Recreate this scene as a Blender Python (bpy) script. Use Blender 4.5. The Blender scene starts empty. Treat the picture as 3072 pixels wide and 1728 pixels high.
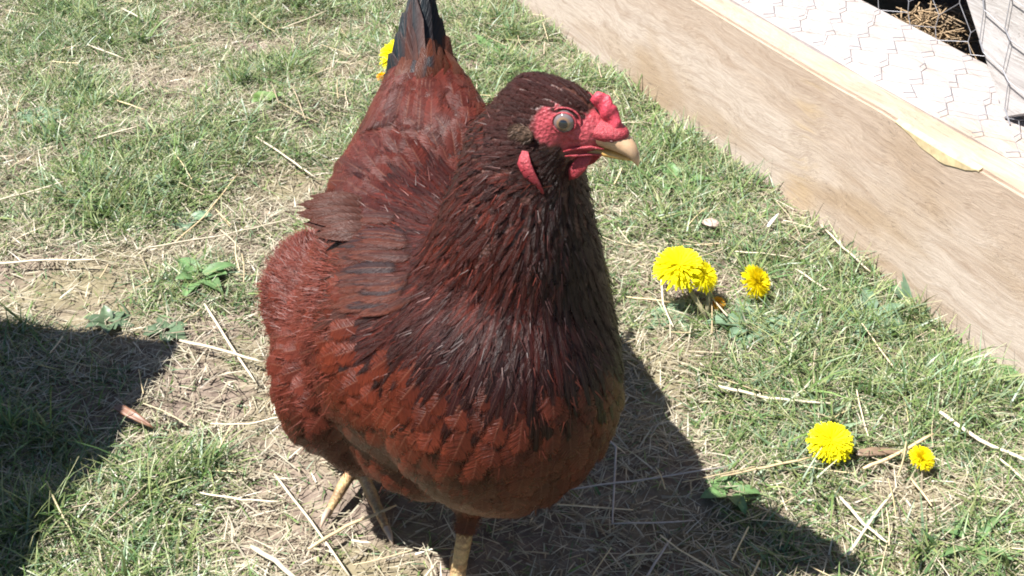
import bpy, bmesh, math, random
import numpy as np
from mathutils import Vector, Matrix
from mathutils.bvhtree import BVHTree

random.seed(7)
rng = np.random.default_rng(11)
scene = bpy.context.scene
COL = scene.collection

# ------------------------------------------------------------------ camera
F_PX, PITCH, CAM_H = 3800.0, math.radians(33.0), 0.69
cam_data = bpy.data.cameras.new("camera")
cam_data.sensor_width = 36.0
cam_data.lens = F_PX / 3072.0 * 36.0
cam_data.clip_start = 0.02
cam_data.clip_end = 500.0
cam = bpy.data.objects.new("camera", cam_data)
cam.location = (0, 0, CAM_H)
cam.rotation_euler = (math.pi / 2 - PITCH, 0, 0)
COL.objects.link(cam)
scene.camera = cam

# ------------------------------------------------------------------ sky, sun, exposure
SUN_EL = math.radians(62.0)
SUN_AZ = Vector((-1.0, -0.17, 0)).normalized()          # towards the sun, in plan
to_sun = Vector((SUN_AZ.x * math.cos(SUN_EL), SUN_AZ.y * math.cos(SUN_EL), math.sin(SUN_EL)))
world = bpy.data.worlds.new("World")
scene.world = world
world.use_nodes = True
wn = world.node_tree
bg = wn.nodes["Background"]
sky = wn.nodes.new("ShaderNodeTexSky")
sky.sky_type = 'NISHITA'
sky.sun_disc = False
sky.sun_elevation = SUN_EL
sky.sun_rotation = math.atan2(SUN_AZ.x, SUN_AZ.y)
sky.air_density = 1.0
sky.dust_density = 0.3
sky.ozone_density = 2.0
wn.links.new(sky.outputs[0], bg.inputs[0])
bg.inputs[1].default_value = 0.05
sun_data = bpy.data.lights.new("sun", 'SUN')
sun_data.energy = 5.0
sun_data.angle = math.radians(0.5)
sun_data.color = (1.0, 0.965, 0.92)
sun = bpy.data.objects.new("sun", sun_data)
sun.rotation_euler = to_sun.to_track_quat('Z', 'Y').to_euler()
sun.location = to_sun * 5
COL.objects.link(sun)
scene.view_settings.view_transform = 'Standard'
scene.view_settings.look = 'None'
scene.view_settings.gamma = 1.0
scene.view_settings.exposure = 1.52
scene.cycles.max_bounces = 8
scene.cycles.transparent_max_bounces = 32
scene.cycles.filter_width = 1.9

# ------------------------------------------------------------------ helpers
def ray(u, v):
    return np.array([(u - 1536) / F_PX,
                     math.cos(PITCH) + math.sin(PITCH) * (864 - v) / F_PX,
                     -math.sin(PITCH) + math.cos(PITCH) * (864 - v) / F_PX])
def on_ground(u, v, z=0.0):
    d = ray(u, v)
    return np.array([0, 0, CAM_H]) + d * ((z - CAM_H) / d[2])
def at_depth(u, v, Y):
    d = ray(u, v)
    return np.array([0, 0, CAM_H]) + d * (Y / d[1])
def project(P):
    P = np.asarray(P, float) - np.array([0, 0, CAM_H])
    fw = P[..., 1] * math.cos(PITCH) - P[..., 2] * math.sin(PITCH)
    up = P[..., 1] * math.sin(PITCH) + P[..., 2] * math.cos(PITCH)
    return 1536 + F_PX * P[..., 0] / fw, 864 - F_PX * up / fw, fw
def norm(a):
    return a / np.maximum(np.linalg.norm(a, axis=-1, keepdims=True), 1e-9)

_NW = np.random.default_rng(5)
_OCT = [( _NW.uniform(0, 2 * math.pi, 10), _NW.uniform(0, 2 * math.pi, 10), _NW.uniform(.7, 1.4, 10)) for _ in range(40)]
def noise2(x, y, freq, k):
    """smooth pseudo noise, about -1..1"""
    a, p, s = _OCT[k]
    v = np.zeros_like(np.asarray(x, float))
    for i in range(10):
        v = v + np.sin(freq * s[i] * (np.cos(a[i]) * x + np.sin(a[i]) * y) * 2 * math.pi + p[i])
    return v / 3.2
def ground_z(x, y):
    x = np.asarray(x, float); y = np.asarray(y, float)
    fall = np.exp(-((x) ** 2 + (y - 1.1) ** 2) / 9.0)
    return (0.006 * noise2(x, y, 2.1, 0) + 0.0035 * noise2(x, y, 7.0, 1)) * fall

def link(o, parent=None):
    COL.objects.link(o)
    if parent is not None:
        o.parent = parent
    return o
def tag(o, label, cat, group=None):
    o["label"] = label; o["category"] = cat
    if group:
        o["group"] = group
    return o
def empty(name, loc):
    e = bpy.data.objects.new(name, None)
    e.location = loc
    e.empty_display_size = 0.02
    COL.objects.link(e)
    return e
def mesh_np(name, verts, faces, mat=None, parent=None, smooth=True, cols=None, fuv=None, origin=None, mats=None):
    """verts (N,3); faces: list of int arrays (M,k) of one or more face sizes"""
    verts = np.asarray(verts, np.float64)
    if origin is None:
        origin = np.zeros(3)
    me = bpy.data.meshes.new(name)
    faces = [np.asarray(f, np.int32) for f in faces if len(f)]
    loops = np.concatenate([f.ravel() for f in faces])
    sizes = np.concatenate([np.full(len(f), f.shape[1], np.int32) for f in faces])
    starts = np.concatenate([[0], np.cumsum(sizes)[:-1]]).astype(np.int32)
    me.vertices.add(len(verts)); me.loops.add(len(loops)); me.polygons.add(len(sizes))
    me.vertices.foreach_set("co", (verts - origin).astype(np.float32).ravel())
    me.loops.foreach_set("vertex_index", loops)
    me.polygons.foreach_set("loop_start", starts)
    me.polygons.foreach_set("loop_total", sizes)
    if smooth:
        me.polygons.foreach_set("use_smooth", np.ones(len(sizes), bool))
    me.update(calc_edges=True)
    if cols is not None:
        a = me.attributes.new("Col", 'FLOAT_COLOR', 'POINT')
        c = np.ones((len(verts), 4), np.float32); c[:, :3] = cols
        a.data.foreach_set("color", c.ravel())
    if fuv is not None:
        a = me.attributes.new("fuv", 'FLOAT_VECTOR', 'POINT')
        a.data.foreach_set("vector", np.asarray(fuv, np.float32).ravel())
    for m in (mats or ([mat] if mat else [])):
        me.materials.append(m)
    o = bpy.data.objects.new(name, me)
    link(o, parent)
    if parent is not None:
        o.location = Vector(origin) - parent.matrix_world.translation if parent.parent is None and False else Vector(origin) - WORLD_LOC(parent)
    else:
        o.location = origin
    return o
def WORLD_LOC(o):
    v = Vector((0, 0, 0))
    while o is not None:
        v = v + o.location
        o = o.parent
    return v
def bm_obj(name, bm, mat, parent=None, smooth=False, origin=(0, 0, 0)):
    bmesh.ops.recalc_face_normals(bm, faces=bm.faces)
    me = bpy.data.meshes.new(name)
    for v in bm.verts:
        v.co -= Vector(origin)
    bm.to_mesh(me); bm.free()
    if smooth:
        for p in me.polygons:
            p.use_smooth = True
    me.materials.append(mat)
    o = bpy.data.objects.new(name, me)
    link(o, parent)
    o.location = Vector(origin) - (WORLD_LOC(parent) if parent else Vector((0, 0, 0)))
    return o

def strips(roots, dirs, sides, L, W, nseg, bend, bend_dir, taper=1.0, tipw=0.0):
    """flat tapered blades: returns verts, faces, t per vert. bend: sideways offset at the tip."""
    n = len(roots)
    ts = np.linspace(0, 1, nseg + 1)
    V = []; T = []
    for t in ts:
        c = roots + dirs * (L * t)[:, None] + bend_dir * (bend * t * t)[:, None]
        w = W * (tipw + (1 - tipw) * (1 - t ** 1.6)) * taper * 0.5
        w = np.maximum(w, 0.00012)
        V.append(c - sides * w[:, None]); V.append(c + sides * w[:, None])
        T.append(np.full(n, t)); T.append(np.full(n, t))
    V = np.stack(V, 1).reshape(-1, 3)
    T = np.stack(T, 1).reshape(-1)
    k = 2 * (nseg + 1)
    base = (np.arange(n) * k)[:, None]
    F = []
    for s in range(nseg):
        F.append(base + np.array([2 * s, 2 * s + 1, 2 * s + 3, 2 * s + 2])[None, :])
    return V, np.concatenate(F), T

def tube_path(pts, radii, ns=8, cap=True, flat=1.0, upv=(0, 0, 1)):
    pts = np.asarray(pts, float); n = len(pts)
    radii = np.broadcast_to(np.asarray(radii, float), (n,))
    tang = norm(np.gradient(pts, axis=0))
    V = []
    u0 = np.asarray(upv, float)
    for i in range(n):
        t = tang[i]
        s = np.cross(t, u0)
        if np.linalg.norm(s) < 1e-4:
            s = np.cross(t, [1, 0, 0.1])
        s = s / np.linalg.norm(s)
        b = np.cross(s, t)
        for k in range(ns):
            a = 2 * math.pi * k / ns
            V.append(pts[i] + radii[i] * (s * math.cos(a) + b * math.sin(a) * flat))
    F = []
    for i in range(n - 1):
        for k in range(ns):
            F.append([i * ns + k, i * ns + (k + 1) % ns, (i + 1) * ns + (k + 1) % ns, (i + 1) * ns + k])
    V = np.array(V); F4 = np.array(F)
    F3 = []
    if cap:
        c0 = len(V); V = np.vstack([V, pts[0], pts[-1]])
        for k in range(ns):
            F3.append([c0, (k + 1) % ns, k])
            F3.append([c0 + 1, (n - 1) * ns + k, (n - 1) * ns + (k + 1) % ns])
    return V, F4, np.array(F3).reshape(-1, 3)

# ------------------------------------------------------------------ materials
def new_mat(name):
    m = bpy.data.materials.new(name); m.use_nodes = True
    nt = m.node_tree
    return m, nt, nt.nodes["Principled BSDF"]
def nd(nt, typ, **kw):
    n = nt.nodes.new(typ)
    for k, v in kw.items():
        setattr(n, k, v)
    return n
def mixc(nt, fac, a, b, mode='MIX'):
    n = nt.nodes.new("ShaderNodeMix"); n.data_type = 'RGBA'; n.blend_type = mode
    for i, x in ((0, fac), (6, a), (7, b)):
        if isinstance(x, bpy.types.NodeSocket):
            nt.links.new(x, n.inputs[i])
        else:
            n.inputs[i].default_value = x if i == 0 else (*x, 1)
    return n.outputs[2]
def mth(nt, op, a, b=0.0, c=None, clamp=False):
    n = nt.nodes.new("ShaderNodeMath"); n.operation = op; n.use_clamp = clamp
    for i, x in enumerate((a, b) if c is None else (a, b, c)):
        if isinstance(x, bpy.types.NodeSocket):
            nt.links.new(x, n.inputs[i])
        else:
            n.inputs[i].default_value = x
    return n.outputs[0]
def ramp(nt, fac, stops):
    r = nt.nodes.new("ShaderNodeValToRGB")
    while len(r.color_ramp.elements) < len(stops):
        r.color_ramp.elements.new(0.5)
    for e, (p, c) in zip(r.color_ramp.elements, stops):
        e.position = p; e.color = (*c, 1) if len(c) == 3 else c
    nt.links.new(fac, r.inputs[0])
    return r.outputs[0]
def tex_noise(nt, vec, scale, detail=4, rough=0.55, dist=0.0):
    n = nt.nodes.new("ShaderNodeTexNoise")
    n.inputs["Scale"].default_value = scale; n.inputs["Detail"].default_value = detail
    n.inputs["Roughness"].default_value = rough; n.inputs["Distortion"].default_value = dist
    if vec is not None:
        nt.links.new(vec, n.inputs["Vector"])
    return n.outputs[0]
def coords(nt, kind="Object", scale=(1, 1, 1), rot=(0, 0, 0)):
    t = nt.nodes.new("ShaderNodeTexCoord"); m = nt.nodes.new("ShaderNodeMapping")
    m.inputs["Scale"].default_value = scale; m.inputs["Rotation"].default_value = rot
    nt.links.new(t.outputs[kind], m.inputs[0])
    return m.outputs[0]
def bump(nt, b, h, strength=0.3, dist=0.002):
    n = nt.nodes.new("ShaderNodeBump"); n.inputs["Strength"].default_value = strength
    n.inputs["Distance"].default_value = dist
    nt.links.new(h, n.inputs["Height"]); nt.links.new(n.outputs[0], b.inputs["Normal"])

def m_simple(name, col, rough=0.6, var=0.25, scale=60, spec=0.4, sss=0.0, bmp=0.0):
    m, nt, b = new_mat(name)
    v = coords(nt)
    n = tex_noise(nt, v, scale)
    lo = tuple(c * (1 - var) for c in col); hi = tuple(min(1, c * (1 + var)) for c in col)
    nt.links.new(ramp(nt, n, [(0.3, lo), (0.7, hi)]), b.inputs["Base Color"])
    b.inputs["Roughness"].default_value = rough
    b.inputs["Specular IOR Level"].default_value = spec
    if sss:
        b.inputs["Subsurface Weight"].default_value = sss
        b.inputs["Subsurface Radius"].default_value = (0.004, 0.0015, 0.001)
        b.inputs["Subsurface Scale"].default_value = 0.6
    if bmp:
        bump(nt, b, tex_noise(nt, v, scale * 1.1, 3, 0.7), bmp, 0.0016)
    return m
def m_attr(name, rough=0.6, spec=0.35, trans=0.0, nscale=220, nvar=0.2):
    """colour from the Col attribute with a little grain; optional leaf translucency"""
    m, nt, b = new_mat(name)
    a = nd(nt, "ShaderNodeAttribute", attribute_name="Col")
    g = tex_noise(nt, coords(nt), nscale, 3)
    c = mixc(nt, 1.0, a.outputs["Color"], ramp(nt, g, [(0.25, (1 - nvar,) * 3), (0.75, (1 + nvar,) * 3)]), 'MULTIPLY')
    nt.links.new(c, b.inputs["Base Color"])
    b.inputs["Roughness"].default_value = rough
    b.inputs["Specular IOR Level"].default_value = spec
    if trans:
        t = nt.nodes.new("ShaderNodeBsdfTranslucent"); nt.links.new(c, t.inputs[0])
        x = nt.nodes.new("ShaderNodeMixShader"); x.inputs[0].default_value = trans
        nt.links.new(b.outputs[0], x.inputs[1]); nt.links.new(t.outputs[0], x.inputs[2])
        nt.links.new(x.outputs[0], nt.nodes["Material Output"].inputs[0])
    return m

def m_feather():
    m, nt, b = new_mat("feather")
    a = nd(nt, "ShaderNodeAttribute", attribute_name="Col")
    f = nd(nt, "ShaderNodeAttribute", attribute_name="fuv")        # x: along, y: across -1..1, z: per-feather seed
    sx = nt.nodes.new("ShaderNodeSeparateXYZ"); nt.links.new(f.outputs["Vector"], sx.inputs[0])
    t, v, s = sx.outputs
    av = mth(nt, 'ABSOLUTE', v)
    # barbs run outwards and towards the tip
    barb = mth(nt, 'SUBTRACT', t, mth(nt, 'MULTIPLY', av, 0.22))
    cx = nt.nodes.new("ShaderNodeCombineXYZ")
    nt.links.new(mth(nt, 'MULTIPLY', barb, 26.0), cx.inputs[0])
    nt.links.new(mth(nt, 'MULTIPLY', v, 1.1), cx.inputs[1])
    nt.links.new(mth(nt, 'MULTIPLY', s, 37.0), cx.inputs[2])
    n = tex_noise(nt, cx.outputs[0], 1.0, 3, 0.6)
    shade = ramp(nt, n, [(0.28, (0.74, 0.72, 0.72)), (0.72, (1.28, 1.25, 1.22))])
    shaft = mth(nt, 'LESS_THAN', av, 0.055)
    c = mixc(nt, 1.0, a.outputs["Color"], shade, 'MULTIPLY')
    c = mixc(nt, mth(nt, 'MULTIPLY', shaft, 0.15), c, (0.24, 0.10, 0.06))
    nt.links.new(c, b.inputs["Base Color"])
    b.inputs["Roughness"].default_value = 0.43
    b.inputs["Specular IOR Level"].default_value = 0.19
    b.inputs["Sheen Weight"].default_value = 0.0
    b.inputs["Sheen Roughness"].default_value = 0.35
    b.inputs["Sheen Tint"].default_value = (0.9, 0.6, 0.55, 1)
    b.inputs["Anisotropic"].default_value = 0.4
    bump(nt, b, n, 0.9, 0.0010)
    # frayed edge
    edge = mth(nt, 'MAXIMUM', av, mth(nt, 'MULTIPLY', mth(nt, 'SUBTRACT', t, 0.62), 2.7))
    crisp = mth(nt, 'GREATER_THAN', s, 2.0)                       # stiff tail quills keep a clean edge
    lim = mth(nt, 'ADD', mth(nt, 'MULTIPLY', n, 0.9), mth(nt, 'ADD', 0.52, mth(nt, 'MULTIPLY', crisp, 0.45)))
    keep = mth(nt, 'MULTIPLY', mth(nt, 'SUBTRACT', lim, edge), 2.6, clamp=True)
    keep = mth(nt, 'MULTIPLY', keep, ramp_f(nt, t, 0.0, 0.14))
    tr = nt.nodes.new("ShaderNodeBsdfTransparent")
    x = nt.nodes.new("ShaderNodeMixShader")
    nt.links.new(keep, x.inputs[0]); nt.links.new(tr.outputs[0], x.inputs[1]); nt.links.new(b.outputs[0], x.inputs[2])
    nt.links.new(x.outputs[0], nt.nodes["Material Output"].inputs[0])
    return m

def m_wood(name, base, dark, stain, lengthscale=(1.6, 14, 24), rough=0.75, stain_amt=0.5, board=False):
    m, nt, b = new_mat(name)
    v2 = coords(nt, "Object", (1.0, 1.0, 1.0))
    # bend the grain a little so that it wanders round old knots
    wz = mth(nt, 'MULTIPLY', mth(nt, 'SUBTRACT', tex_noise(nt, coords(nt, "Object", (5.0, 3.0, 9.0)), 1.0, 3, 0.5), 0.5), 0.075)
    cb = nt.nodes.new("ShaderNodeCombineXYZ"); nt.links.new(wz, cb.inputs[2]); nt.links.new(wz, cb.inputs[1])
    va = nt.nodes.new("ShaderNodeVectorMath"); va.operation = 'ADD'
    nt.links.new(v2, va.inputs[0]); nt.links.new(cb.outputs[0], va.inputs[1])
    def gmap(sc):
        m_ = nt.nodes.new("ShaderNodeMapping"); m_.inputs["Scale"].default_value = sc
        nt.links.new(va.outputs[0], m_.inputs[0]); return m_.outputs[0]
    v = gmap(lengthscale)
    warp = tex_noise(nt, v2, 5.0, 2)
    grain = tex_noise(nt, v, 4.0, 7, 0.62, 0.9)
    fine = tex_noise(nt, gmap((14, 200, 300)), 3.0, 4, 0.65)
    c = ramp(nt, grain, [(0.28, dark), (0.5, base), (0.75, tuple(min(1, x * 1.12) for x in base))])
    big = tex_noise(nt, coords(nt, "Object", (3.0, 5.0, 8.0)), 1.3, 3, 0.5, 0.4)
    c = mixc(nt, mth(nt, 'MULTIPLY', ramp_f(nt, big, 0.48, 0.72), stain_amt), c, stain)
    if board:
        # long brown weathering along the upper half, resin run below a knot, sparse knots
        sp = nt.nodes.new("ShaderNodeSeparateXYZ"); nt.links.new(v2, sp.inputs[0])
        zz = mth(nt, 'ADD', sp.outputs[2], mth(nt, 'MULTIPLY', mth(nt, 'SUBTRACT', tex_noise(nt, coords(nt, "Object", (2.2, 4, 9)), 2.0, 4, 0.6, 0.6), 0.5), 0.22))
        c = mixc(nt, mth(nt, 'MULTIPLY', ramp_f(nt, zz, 0.06, 0.15), 0.5), c, (0.31, 0.225, 0.160))
        xr = mth(nt, 'ABSOLUTE', mth(nt, 'SUBTRACT', mth(nt, 'ADD', sp.outputs[0], mth(nt, 'MULTIPLY', tex_noise(nt, v2, 14.0, 3), 0.02)), 0.735))
        c = mixc(nt, mth(nt, 'MULTIPLY', mth(nt, 'SUBTRACT', 1.0, ramp_f(nt, xr, 0.004, 0.04)), mth(nt, 'MULTIPLY', ramp_f(nt, grain, 0.4, 0.65), 0.45)), c, (0.37, 0.26, 0.13))
        vo = nt.nodes.new("ShaderNodeTexVoronoi"); vo.inputs["Scale"].default_value = 1.0
        nt.links.new(coords(nt, "Object", (3.2, 0.01, 9.0)), vo.inputs["Vector"])
        c = mixc(nt, mth(nt, 'MULTIPLY', mth(nt, 'SUBTRACT', 1.0, ramp_f(nt, vo.outputs["Distance"], 0.05, 0.16)), 0.6), c, (0.20, 0.125, 0.075))
    c = mixc(nt, 1.0, c, ramp(nt, fine, [(0.3, (0.82, 0.80, 0.79)), (0.7, (1.10, 1.10, 1.10))]), 'MULTIPLY')
    line = tex_noise(nt, gmap((4.5, 80, 105)), 3.0, 4, 0.7, 0.3)
    c = mixc(nt, 1.0, c, ramp(nt, line, [(0.30, (0.80, 0.77, 0.74)), (0.46, (0.97, 0.96, 0.95)), (0.72, (1.10, 1.10, 1.10))]), 'MULTIPLY')
    crack = tex_noise(nt, gmap((2.0, 60, 75)), 3.0, 2, 0.5, 0.2)
    ck = mth(nt, 'LESS_THAN', mth(nt, 'ABSOLUTE', mth(nt, 'SUBTRACT', crack, 0.5)), 0.006)
    c = mixc(nt, mth(nt, 'MULTIPLY', ck, mth(nt, 'MULTIPLY', ramp_f(nt, big, 0.45, 0.6), 0.55)), c, (0.10, 0.075, 0.06))
    speck = tex_noise(nt, v2, 420.0, 2)
    c = mixc(nt, mth(nt, 'MULTIPLY', ramp_f(nt, speck, 0.66, 0.74), 0.35), c, (0.25, 0.19, 0.15))
    nt.links.new(c, b.inputs["Base Color"])
    b.inputs["Roughness"].default_value = rough
    b.inputs["Specular IOR Level"].default_value = 0.3
    bump(nt, b, fine, 0.35, 0.0012)
    return m
def ramp_f(nt, fac, lo, hi):
    n = nt.nodes.new("ShaderNodeMapRange"); n.interpolation_type = 'SMOOTHSTEP'
    n.inputs[1].default_value = lo; n.inputs[2].default_value = hi
    nt.links.new(fac, n.inputs[0])
    return n.outputs[0]

def m_soil():
    m, nt, b = new_mat("soil")
    v = coords(nt)
    big = tex_noise(nt, v, 6.0, 4)
    mid = tex_noise(nt, v, 55.0, 5, 0.65)
    fine = tex_noise(nt, v, 260.0, 4, 0.7)
    c = ramp(nt, mid, [(0.25, (0.075, 0.055, 0.043)), (0.5, (0.165, 0.128, 0.102)), (0.75, (0.28, 0.225, 0.175))])
    c = mixc(nt, mth(nt, 'MULTIPLY', ramp_f(nt, big, 0.42, 0.62), 0.5), c, (0.17, 0.16, 0.075))
    c = mixc(nt, mth(nt, 'MULTIPLY', ramp_f(nt, fine, 0.55, 0.75), 0.5), c, (0.42, 0.36, 0.26))
    # far away the blades are no longer built one by one: the sheet takes on the meadow's own green
    geo = nt.nodes.new("ShaderNodeNewGeometry"); sp = nt.nodes.new("ShaderNodeVectorMath"); sp.operation = 'DISTANCE'
    nt.links.new(geo.outputs["Position"], sp.inputs[0]); sp.inputs[1].default_value = (0, 1.2, 0)
    far = ramp_f(nt, sp.outputs["Value"], 2.2, 4.5)
    c = mixc(nt, mth(nt, 'MULTIPLY', far, 0.8), c, (0.105, 0.135, 0.05))
    nt.links.new(c, b.inputs["Base Color"])
    b.inputs["Roughness"].default_value = 0.95
    b.inputs["Specular IOR Level"].default_value = 0.15
    bump(nt, b, mid, 0.7, 0.006)
    return m

M = {}
M["soil"] = m_soil()
M["blade"] = m_attr("grass_blade", 0.42, 0.5, 0.28)
M["straw"] = m_attr("straw", 0.5, 0.4, 0.10, 300, 0.18)
M["leaf"] = m_attr("leaf", 0.45, 0.45, 0.18, 140, 0.22)
M["feather"] = m_feather()
M["petal"] = m_attr("petal", 0.6, 0.15, 0.42, 200, 0.04)
M["down"] = m_attr("down", 0.50, 0.30, 0.15, 300, 0.15)
M["comb"] = m_simple("comb_skin", (0.40, 0.040, 0.062), 0.42, 0.35, 520, 0.45, 0.10, 0.5)
M["face"] = m_simple("face_skin", (0.30, 0.034, 0.045), 0.45, 0.35, 600, 0.45, 0.10, 0.8)
M["beak"] = m_simple("beak_horn", (0.47, 0.31, 0.185), 0.33, 0.22, 130, 0.5, 0.05)
M["beak_y"] = m_simple("beak_yellow", (0.45, 0.27, 0.08), 0.35, 0.2, 150, 0.5)
M["ear"] = m_simple("ear_tuft", (0.11, 0.07, 0.05), 0.9, 0.4, 500, 0.1, 0, 0.8)
M["wire"] = m_simple("galvanised_wire", (0.30, 0.30, 0.32), 0.38, 0.25, 80, 0.6)
M["wire"].node_tree.nodes["Principled BSDF"].inputs["Metallic"].default_value = 0.3
M["board"] = m_wood("weathered_board", (0.42, 0.355, 0.30), (0.31, 0.240, 0.188), (0.31, 0.225, 0.145), stain_amt=0.8, board=True)
M["plank"] = m_wood("pale_plank", (0.335, 0.305, 0.298), (0.285, 0.250, 0.232), (0.30, 0.225, 0.15), (1.2, 10, 30), 0.7, 0.6)
M["post"] = m_wood("grey_post", (0.42, 0.405, 0.40), (0.30, 0.28, 0.27), (0.36, 0.33, 0.30), (1.2, 12, 24), 0.8, 0.4)
M["dark_wood"] = m_wood("shade_box_wood", (0.26, 0.18, 0.12), (0.13, 0.085, 0.055), (0.20, 0.13, 0.08))

# ------------------------------------------------------------------ ground
def build_ground():
    xs = np.unique(np.concatenate([np.linspace(-80, -3, 14), np.linspace(-3, 3, 151), np.linspace(3, 80, 14)]))
    ys = np.unique(np.concatenate([np.linspace(-60, -1, 12), np.linspace(-1, 4.5, 141), np.linspace(4.5, 120, 16)]))
    X, Y = np.meshgrid(xs, ys)
    V = np.stack([X, Y, ground_z(X, Y) - 0.002], -1).reshape(-1, 3)
    nx, ny = len(xs), len(ys)
    i = np.arange(nx * ny).reshape(ny, nx)
    F = np.stack([i[:-1, :-1], i[:-1, 1:], i[1:, 1:], i[1:, :-1]], -1).reshape(-1, 4)
    g = mesh_np("ground", V, [F], M["soil"])
    g["kind"] = "structure"
build_ground()

# ------------------------------------------------------------------ chicken run (frame of boards and hexagonal wire)
RA = on_ground(1537, 0)
RB = on_ground(2617, 805)
RD = norm((RB - RA)[:2]); RN = np.array([-RD[1], RD[0]])
def run_local(P):
    q = np.asarray(P)[..., :2] - RA[:2]
    return np.stack([q @ RD, q @ RN, np.asarray(P)[..., 2]], -1)
def ray_run_plane(u, v, y):
    d = ray(u, v); o = np.array([0, 0, CAM_H])
    t = (y + RA[:2] @ RN - o[:2] @ RN) / (d[:2] @ RN)
    return run_local(o + d * t)

def wavy_box(name, x0, x1, y0, y1, z0, z1, mat, parent, nx=24, bev=0.0025, wob=0.0012, seed=0):
    bm = bmesh.new()
    bmesh.ops.create_cube(bm, size=1.0)
    for v in bm.verts:
        v.co = Vector((x0 + (x1 - x0) * (v.co.x + .5), y0 + (y1 - y0) * (v.co.y + .5), z0 + (z1 - z0) * (v.co.z + .5)))
    bmesh.ops.bevel(bm, geom=bm.edges[:], offset=bev, segments=2, affect='EDGES')
    for k in range(1, nx):
        g = bm.verts[:] + bm.edges[:] + bm.faces[:]
        bmesh.ops.bisect_plane(bm, geom=g, plane_co=(x0 + (x1 - x0) * k / nx, 0, 0), plane_no=(1, 0, 0))
    for v in bm.verts:
        s = v.co.x * 9 + seed
        v.co.y += wob * (math.sin(s) + 0.6 * math.sin(2.7 * s + v.co.z * 30))
        v.co.z += wob * (math.sin(1.3 * s + 1.0) + 0.7 * math.sin(3.9 * s + v.co.y * 40))
    return bm_obj_local(name, bm, mat, parent)
def bm_obj_local(name, bm, mat, parent, smooth=False):
    bmesh.ops.recalc_face_normals(bm, faces=bm.faces)
    me = bpy.data.meshes.new(name); bm.to_mesh(me); bm.free()
    me.materials.append(mat)
    if smooth:
        for p in me.polygons: p.use_smooth = True
    o = bpy.data.objects.new(name, me); COL.objects.link(o); o.parent = parent
    return o

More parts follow.
